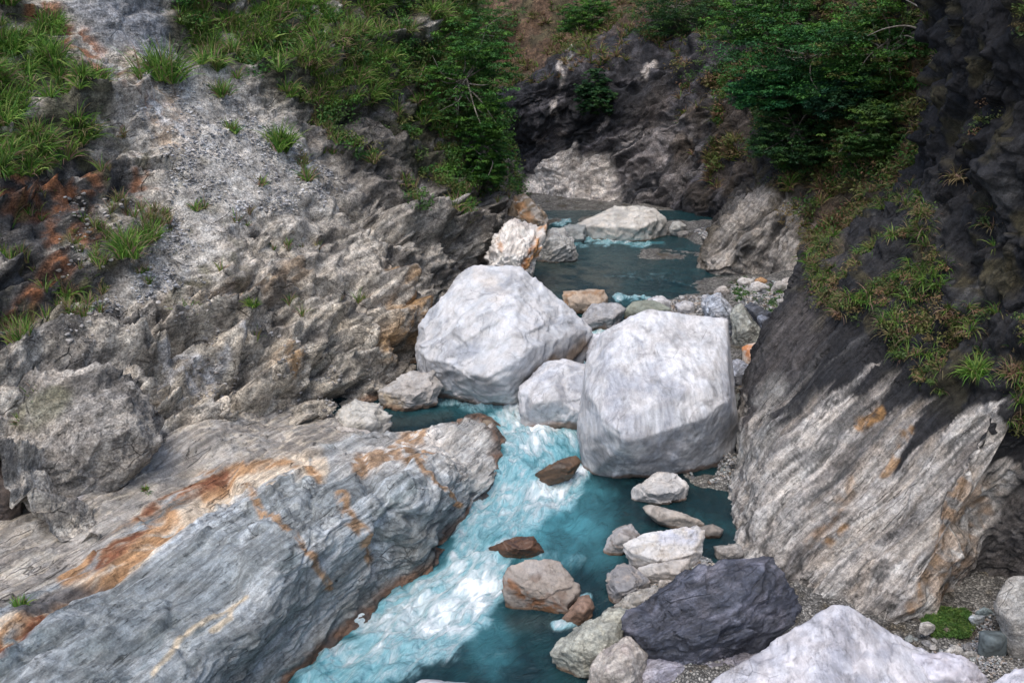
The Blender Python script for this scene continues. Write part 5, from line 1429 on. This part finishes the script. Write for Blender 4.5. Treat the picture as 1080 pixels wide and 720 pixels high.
grass_mass('drooping_grass', [('cliff', DRAPE, 1100, vp), ('cliff', [(960, 0), (1020, -60), (1200, -60), (1200, 330), (1010, 260)], 60, patchy)], 34, rg, (.22, .55), .42, .012, 1.3, 1.5, tint=(.75, .75, .75))
grass_mass('cliff_scrub', [('headwall', [(480, 40), (620, -20), (900, -100), (900, 40), (780, 60), (700, 60), (540, 100), (500, 110)], 900, dense), ('headwall', [(700, 110), (800, 60), (850, 200), (800, 230), (740, 190)], 260, patchy),
                           ('spur', [(760, 60), (960, -60), (1040, -60), (1000, 300), (860, 320), (830, 200), (820, 120)], 1300, dense)], 26, rg, (.4, 1.0), .6, .03, 1.2, 1.2, seg=3, tint=(.8, .72, .7))
# leafy cover: small leaves in clumps, hugging the rock
def leaves(cen, n_each, rad, rr, size=.07, flat_=.6, up=.6):
    N = len(cen) * n_each
    d = rr.normal(size=(N, 3)); d /= np.linalg.norm(d, axis=1)[:, None]
    d[:, 2] = d[:, 2] * flat_
    rd = np.repeat(rad, n_each) * rr.random(N) ** .45
    pos = np.repeat(cen, n_each, 0) + d * rd[:, None]
    nrm = rr.normal(size=(N, 3)) * (1 - up) + np.array([0, 0, up]) + d * .35
    nrm /= np.linalg.norm(nrm, axis=1)[:, None]
    a = np.cross(nrm, rr.normal(size=(N, 3))); a /= np.linalg.norm(a, axis=1)[:, None] + 1e-9
    b = np.cross(nrm, a)
    s = size * rr.uniform(.6, 1.3, N)[:, None]
    V = np.stack([pos - a * s, pos + b * s * .45 + nrm * s * .1, pos + a * s, pos - b * s * .45 + nrm * s * .1], 1).reshape(-1, 3)
    F = np.arange(N * 4).reshape(-1, 4)
    return V, F
def leaf_col(n_c, n_each, rr, pal, var=.2):
    pal = np.array(pal)
    c = pal[rr.integers(0, len(pal), n_c)]
    C = np.repeat(c, n_each, 0) * rr.uniform(1 - var, 1 + var, (n_c * n_each, 1))
    return np.repeat(C, 4, 0)
def leafy_mass(name, sheets, per, rad, rr, pal, size=.07, off=.12):
    P_ = []
    for sheet, poly, n, clump in sheets:
        p, nn = on_surface(sheet, poly, n, rr, clump)
        P_.append(p + nn * off)
    P_ = np.concatenate(P_)
    V, F = leaves(P_, per, rr.uniform(rad * .5, rad * 1.3, len(P_)), rr, size)
    return tag(link(name, make_mesh(name, V, F, leaf_col(len(P_), per, rr, pal), smooth=False), LEAF), kind='stuff')
GREENS = [(.045, .14, .025), (.035, .10, .022), (.08, .18, .03), (.05, .11, .028)]
OLIVE = [(.13, .14, .045), (.08, .13, .035), (.17, .13, .06), (.07, .11, .035), (.20, .12, .07)]
leafy_mass('hillside_scrub', [('hillside', [(360, -60), (540, -60), (530, 60), (530, 200), (490, 190), (460, 130), (400, 90)], 480, dense), ('hillside', TOPBAND, 420, patchy), ('hillside', [(470, 100), (545, 130), (548, 215), (500, 220), (480, 170)], 150, dense), ('hillside', [(330, 110), (470, 140), (500, 240), (380, 190)], 170, patchy)], 70, .55, rg, GREENS + OLIVE[:2], .075, .3)
leafy_mass('creeping_plants', [('cliff', DRAPE, 700, vp), ('cliff', [(1000, 0), (1080, -40), (1180, 0), (1180, 330), (1040, 280)], 90, patchy)], 60, .26, rg, OLIVE, .04, .1)
leafy_mass('spur_scrub', [('spur', [(780, 40), (960, -60), (1040, -60), (1000, 300), (880, 320), (820, 190), (800, 120)], 900, dense), ('headwall', [(520, 60), (640, 0), (900, -80), (880, 30), (760, 40)], 160, patchy), ('headwall', [(700, 60), (860, 40), (840, 210), (760, 180)], 110, patchy)], 80, .7, rg, OLIVE + GREENS[:2], .085, .3)
p = scatter_px([(972, 655), (985, 642), (1020, 645), (1030, 658), (1018, 672), (985, 672)], 260, rg)
V, F = leaves(p + [0, 0, .05], 60, np.full(len(p), .10), rg, .025)
tag(link('moss', make_mesh('moss', V, F, leaf_col(len(p), 60, rg, [(.07, .15, .03), (.05, .11, .025), (.11, .17, .04)]), smooth=False), LEAF), kind='stuff')
p = np.concatenate([scatter_px([(770, 300), (785, 292), (792, 315), (778, 318)], 40, rg), scatter_px([(820, 290), (845, 288), (850, 300), (830, 300)], 40, rg), scatter_px([(790, 300), (845, 300), (835, 335), (800, 330)], 50, rg)])
V, F = leaves(p + [0, 0, .06], 40, np.full(len(p), .16), rg, .04)
tag(link('ground_plants', make_mesh('ground_plants', V, F, leaf_col(len(p), 40, rg, GREENS), smooth=False), LEAF), kind='stuff')

# single clumps one can point at
def surf_point(sheet, u, v):
    Vg, Ng = SURF[sheet]
    a, b = UV(Vg)
    d = (a - u) ** 2 + (b - v) ** 2 + (Vg[..., 1] - Vg[..., 1].min()) * .5
    k = np.unravel_index(d.argmin(), d.shape)
    return Vg[k], Ng[k]
def clump(label, sheet, u, v, h, n=160, dry=.15, width=.02, lean=.9, group=None, droop=1.0, seed=1, name='grass_clump'):
    rr = np.random.default_rng(seed)
    p, nn = surf_point(sheet, u, v)
    nb = max(3, n // 20)
    base = rr.normal(0, h * .16, (nb, 3)) * [1, 1, .3]
    V, F, bi, m = blades(base, 20, np.full(nb, h), rr, width, lean, droop)
    C = blade_colour(nb * 20, m, rr, dry)
    o = link(name, make_mesh(name, V, F, C), GRASS, loc=p - nn * .05)
    return tag(o, label, 'grass clump', group)
CL = [('big bright green grass clump alone on the lower right of the grey scree', 297, 150, 1.1, 340, .04), ('small green clump left of the big one, on bare scree', 245, 132, .55, 120, .1),
      ('tall dark green clump at the foot of the grassy band, top of the scree', 173, 80, 1.5, 420, .12), ('yellow-green clump below the grassy band, beside the white rock streak', 232, 95, .8, 160, .2),
      ('green clump hanging at the right edge of the scree under the band', 350, 108, .8, 160, .2), ('low yellowish clump on the scree right of the big bright one', 322, 186, .7, 120, .4),
      ('small dry tuft in the middle of the scree', 277, 190, .45, 60, .5), ('low tuft with yellow tips on the lower scree', 208, 216, .5, 90, .3),
      ('leafy green clump at the edge of the black rock, left of the scree', 130, 258, 1.0, 240, .2), ('upright bright clump beside the black rock, mid left', 160, 248, .8, 160, .15),
      ('small reddish dry tuft at the upper scree edge', 128, 140, .5, 60, .8), ('pair of short reedy tufts above the folded cream bedrock', 200, 325, .6, 120, .35),
      ('bright little tuft on the bedrock right of the reedy pair', 266, 318, .45, 90, .15), ('spiky clump among orange stains at the far left', 75, 305, .7, 120, .4),
      ('grass tuft on top of the dark rounded hump', 38, 415, .5, 110, .3), ('second low tuft on the hump, nearer the left edge', 25, 440, .4, 90, .4),
      ('tiny tuft in the crack of the grey slab', 152, 512, .22, 50, .35), ('green tuft on dark sand at the left end of the orange band', 22, 635, .32, 90, .1),
      ('tuft under the grassy band right of the upper scree', 395, 165, .7, 120, .45), ('brownish clump on dark rock below the leaning tree', 430, 190, .7, 120, .55), ('thin drooping clump on the dark far rocks', 480, 215, .8, 120, .4)]
for k_, (lb, u_, v_, h_, n_, dr_) in enumerate(CL):
    sh = 'rock_outcrop' if v_ > 500 else 'hillside'
    clump(lb, sh, u_, v_ + 6, h_, n_, dr_, group=None, seed=200 + k_)
CR = [('long-bladed green clump on the ledge where dark cliff meets the pale face', 1027, 392, .62, 260, .08), ('green hanging clump at the upper left of the cliff ledge', 912, 318, .5, 200, .1), ('brown drooping clump at the right edge of the ledge', 1068, 398, .6, 200, .7),
      ('dry brown clump under the green hanging clump', 940, 350, .5, 160, .7), ('olive clump in the middle of the cliff ledge', 975, 345, .45, 160, .4), ('rust brown tuft in the dark upper cliff', 1010, 190, .5, 120, .95), ('small brown tuft beside the black overhang', 1045, 240, .45, 100, .9)]
for k_, (lb, u_, v_, h_, n_, dr_) in enumerate(CR):
    clump(lb, 'cliff', u_, v_, h_, n_, dr_, width=.014, lean=1.3, droop=1.3, seed=300 + k_)

# trees: trunk, limbs, crown of flat leafy pads
def tube(path, r0, r1, n=7):
    path = np.array(path); m = len(path)
    t = np.gradient(path, axis=0); t /= np.linalg.norm(t, axis=1)[:, None]
    a = np.cross(t, [.3, .9, .1]); a /= np.linalg.norm(a, axis=1)[:, None]
    b = np.cross(t, a)
    an = np.linspace(0, 2 * np.pi, n, endpoint=False)
    rad = np.linspace(r0, r1, m)
    V = path[:, None] + rad[:, None, None] * (np.cos(an)[None, :, None] * a[:, None] + np.sin(an)[None, :, None] * b[:, None])
    i = np.arange(m * n).reshape(m, n); j = np.roll(i, -1, 1)
    return V.reshape(-1, 3), np.stack([i[:-1], j[:-1], j[1:], i[1:]], -1).reshape(-1, 4)
def tree(label, sheet, bu, bv, du, dv, w, h, seed, pal=GREENS, size=.075, pads=60, per=300, dens=1.0, name='tree'):
    """rooted at the rock seen at (bu, bv); crown centred at photo offset du, dv, half-sizes w (m), h (m)"""
    rr = np.random.default_rng(seed)
    p, nn = surf_point(sheet, bu, bv)
    cc = np.array(P(bu + du, bv + dv, p[1] - 1.2))
    root = bpy.data.objects.new(name, None); root.location = p; col.objects.link(root)
    tag(root, label, 'tree')
    Vt, Ft, off = [], [], 0
    c0 = cc - p
    mid = c0 * .5 + rr.normal(0, .2, 3)
    path = [np.array([0, 0, -.3]), c0 * .25 + rr.normal(0, .08, 3), mid, c0 * .8]
    v_, f_ = tube(catmull(np.array(path), 14, 0), .13, .06); Vt.append(v_); Ft.append(f_); off += len(v_)
    pc = []
    for k in range(pads):
        a = rr.uniform(0, 6.28); r_ = rr.random() ** .5
        q = c0 + np.array([math.cos(a) * r_ * w, math.sin(a) * r_ * w * .8, rr.uniform(-1, 1) * h * 1.25 * math.sqrt(max(0.05, 1 - r_ ** 2 * .8)) - .35 * h * r_ ** 2])
        pc.append(q)
        if k % 3 == 0:
            st = path[2] + (c0 * .8 - path[2]) * rr.random()
            v_, f_ = tube(catmull(np.array([st, (st + q) / 2 + rr.normal(0, .15, 3), q]), 8, 0), .045, .012, 5)
            Vt.append(v_); Ft.append(f_ + off); off += len(v_)
    link('trunk', make_mesh('trunk', np.concatenate(Vt), np.concatenate(Ft)), BARK, parent=root)
    pc = np.array(pc)
    # each pad splits into small sprays
    sp = np.repeat(pc, 7, 0) + rr.normal(0, 1, (len(pc) * 7, 3)) * np.array([w * .2, w * .2, h * .13])
    V, F = leaves(sp, int(per / 7), rr.uniform(.16, .42, len(sp)) * (w / 1.8), rr, size, .28, .7)
    C = leaf_col(len(sp), int(per / 7), rr, list(pal) + [tuple(np.array(pal[0]) * (1.7, 1.3, 1.0)), tuple(np.array(pal[0]) * (.6, .65, .7))], .3)
    link('crown', make_mesh('crown', V, F, C, smooth=False), LEAF, parent=root)
    return root
T = [('bright green feathery tree leaning over the gorge from the left hillside', 'hillside', 478, 110, 18, -35, 1.9, 2.1, 1, GREENS),
     ('smaller green tree below the leaning feathery tree, at the hillside edge', 'hillside', 505, 165, 8, -14, 1.0, 1.6, 2, GREENS),
     ('dark green bushy tree at the top middle behind the leaning tree', 'headwall', 505, 50, 0, -25, 3.0, 2.0, 3, GREENS),
     ('small dark tree on the brown slope above the black overhang', 'headwall', 618, 36, 0, -18, 1.8, 1.3, 4, GREENS),
     ('large spreading green tree at the top right, over the spur', 'spur', 872, 75, -25, -22, 3.3, 1.5, 5, [(.03, .11, .03), (.045, .15, .03), (.03, .09, .035)]),
     ('low broad tree under the large spreading tree, left side', 'spur', 845, 100, -20, -12, 1.9, .9, 6, [(.03, .14, .05), (.04, .16, .04)]),
     ('bright topped tree at the upper frame edge, left of the spreading tree', 'spur', 850, 30, -40, -18, 2.4, 1.2, 7, GREENS),
     ('yellowish green tree at the top right, beside the black cliff edge', 'spur', 940, 60, -5, -25, 2.4, 1.8, 8, GREENS + OLIVE[:1]),
     ('dark drooping shrub halfway down the spur', 'spur', 850, 140, -15, -6, 1.5, 1.4, 9, [(.03, .085, .03), (.04, .10, .03)]),
     ('light green shrub on the spur above the cliff ledge', 'spur', 925, 140, 0, -8, 1.5, 1.2, 10, [(.05, .12, .03), (.07, .13, .04)]),
     ('blue-green shrub in the middle of the overgrown spur', 'spur', 900, 105, -5, -8, 1.4, .9, 11, [(.03, .10, .05), (.05, .13, .06)]),
     ('dark tree at the top, between the brown slope and the spur', 'headwall', 715, 20, 0, -15, 3.0, 1.7, 12, [(.03, .085, .025), (.04, .10, .03)]),
     ('small shrub clinging to the dark headwall overhang', 'headwall', 628, 100, 0, -3, 1.1, 1.1, 13, [(.025, .08, .03)])]
for (lb, sh, bu, bv, du, dv, w_, h_, sd, pal) in T:
    tree(lb, sh, bu, bv, du, dv, w_, h_, 400 + sd, pal, name='shrub' if 'shrub' in lb else 'tree')
# bare branches reaching over the black cliff
for k_, (lb, q) in enumerate([('bare pale branch reaching left in front of the black cliff edge', [(1000, 45, 31), (985, 22, 33), (970, 8, 35), (945, -5, 37)]), ('thin dead twig arching above the spur trees', [(985, 40, 38), (960, 28, 38), (935, 30, 38), (915, 38, 38.5)])]):
    v_, f_ = tube(catmull(np.array([P(*x) for x in q]), 16, 0), .05, .012, 6)
    b0 = v_.mean(0)
    tag(link('branch', make_mesh('branch', v_ - b0, f_), BARK, loc=b0), lb, 'branch')
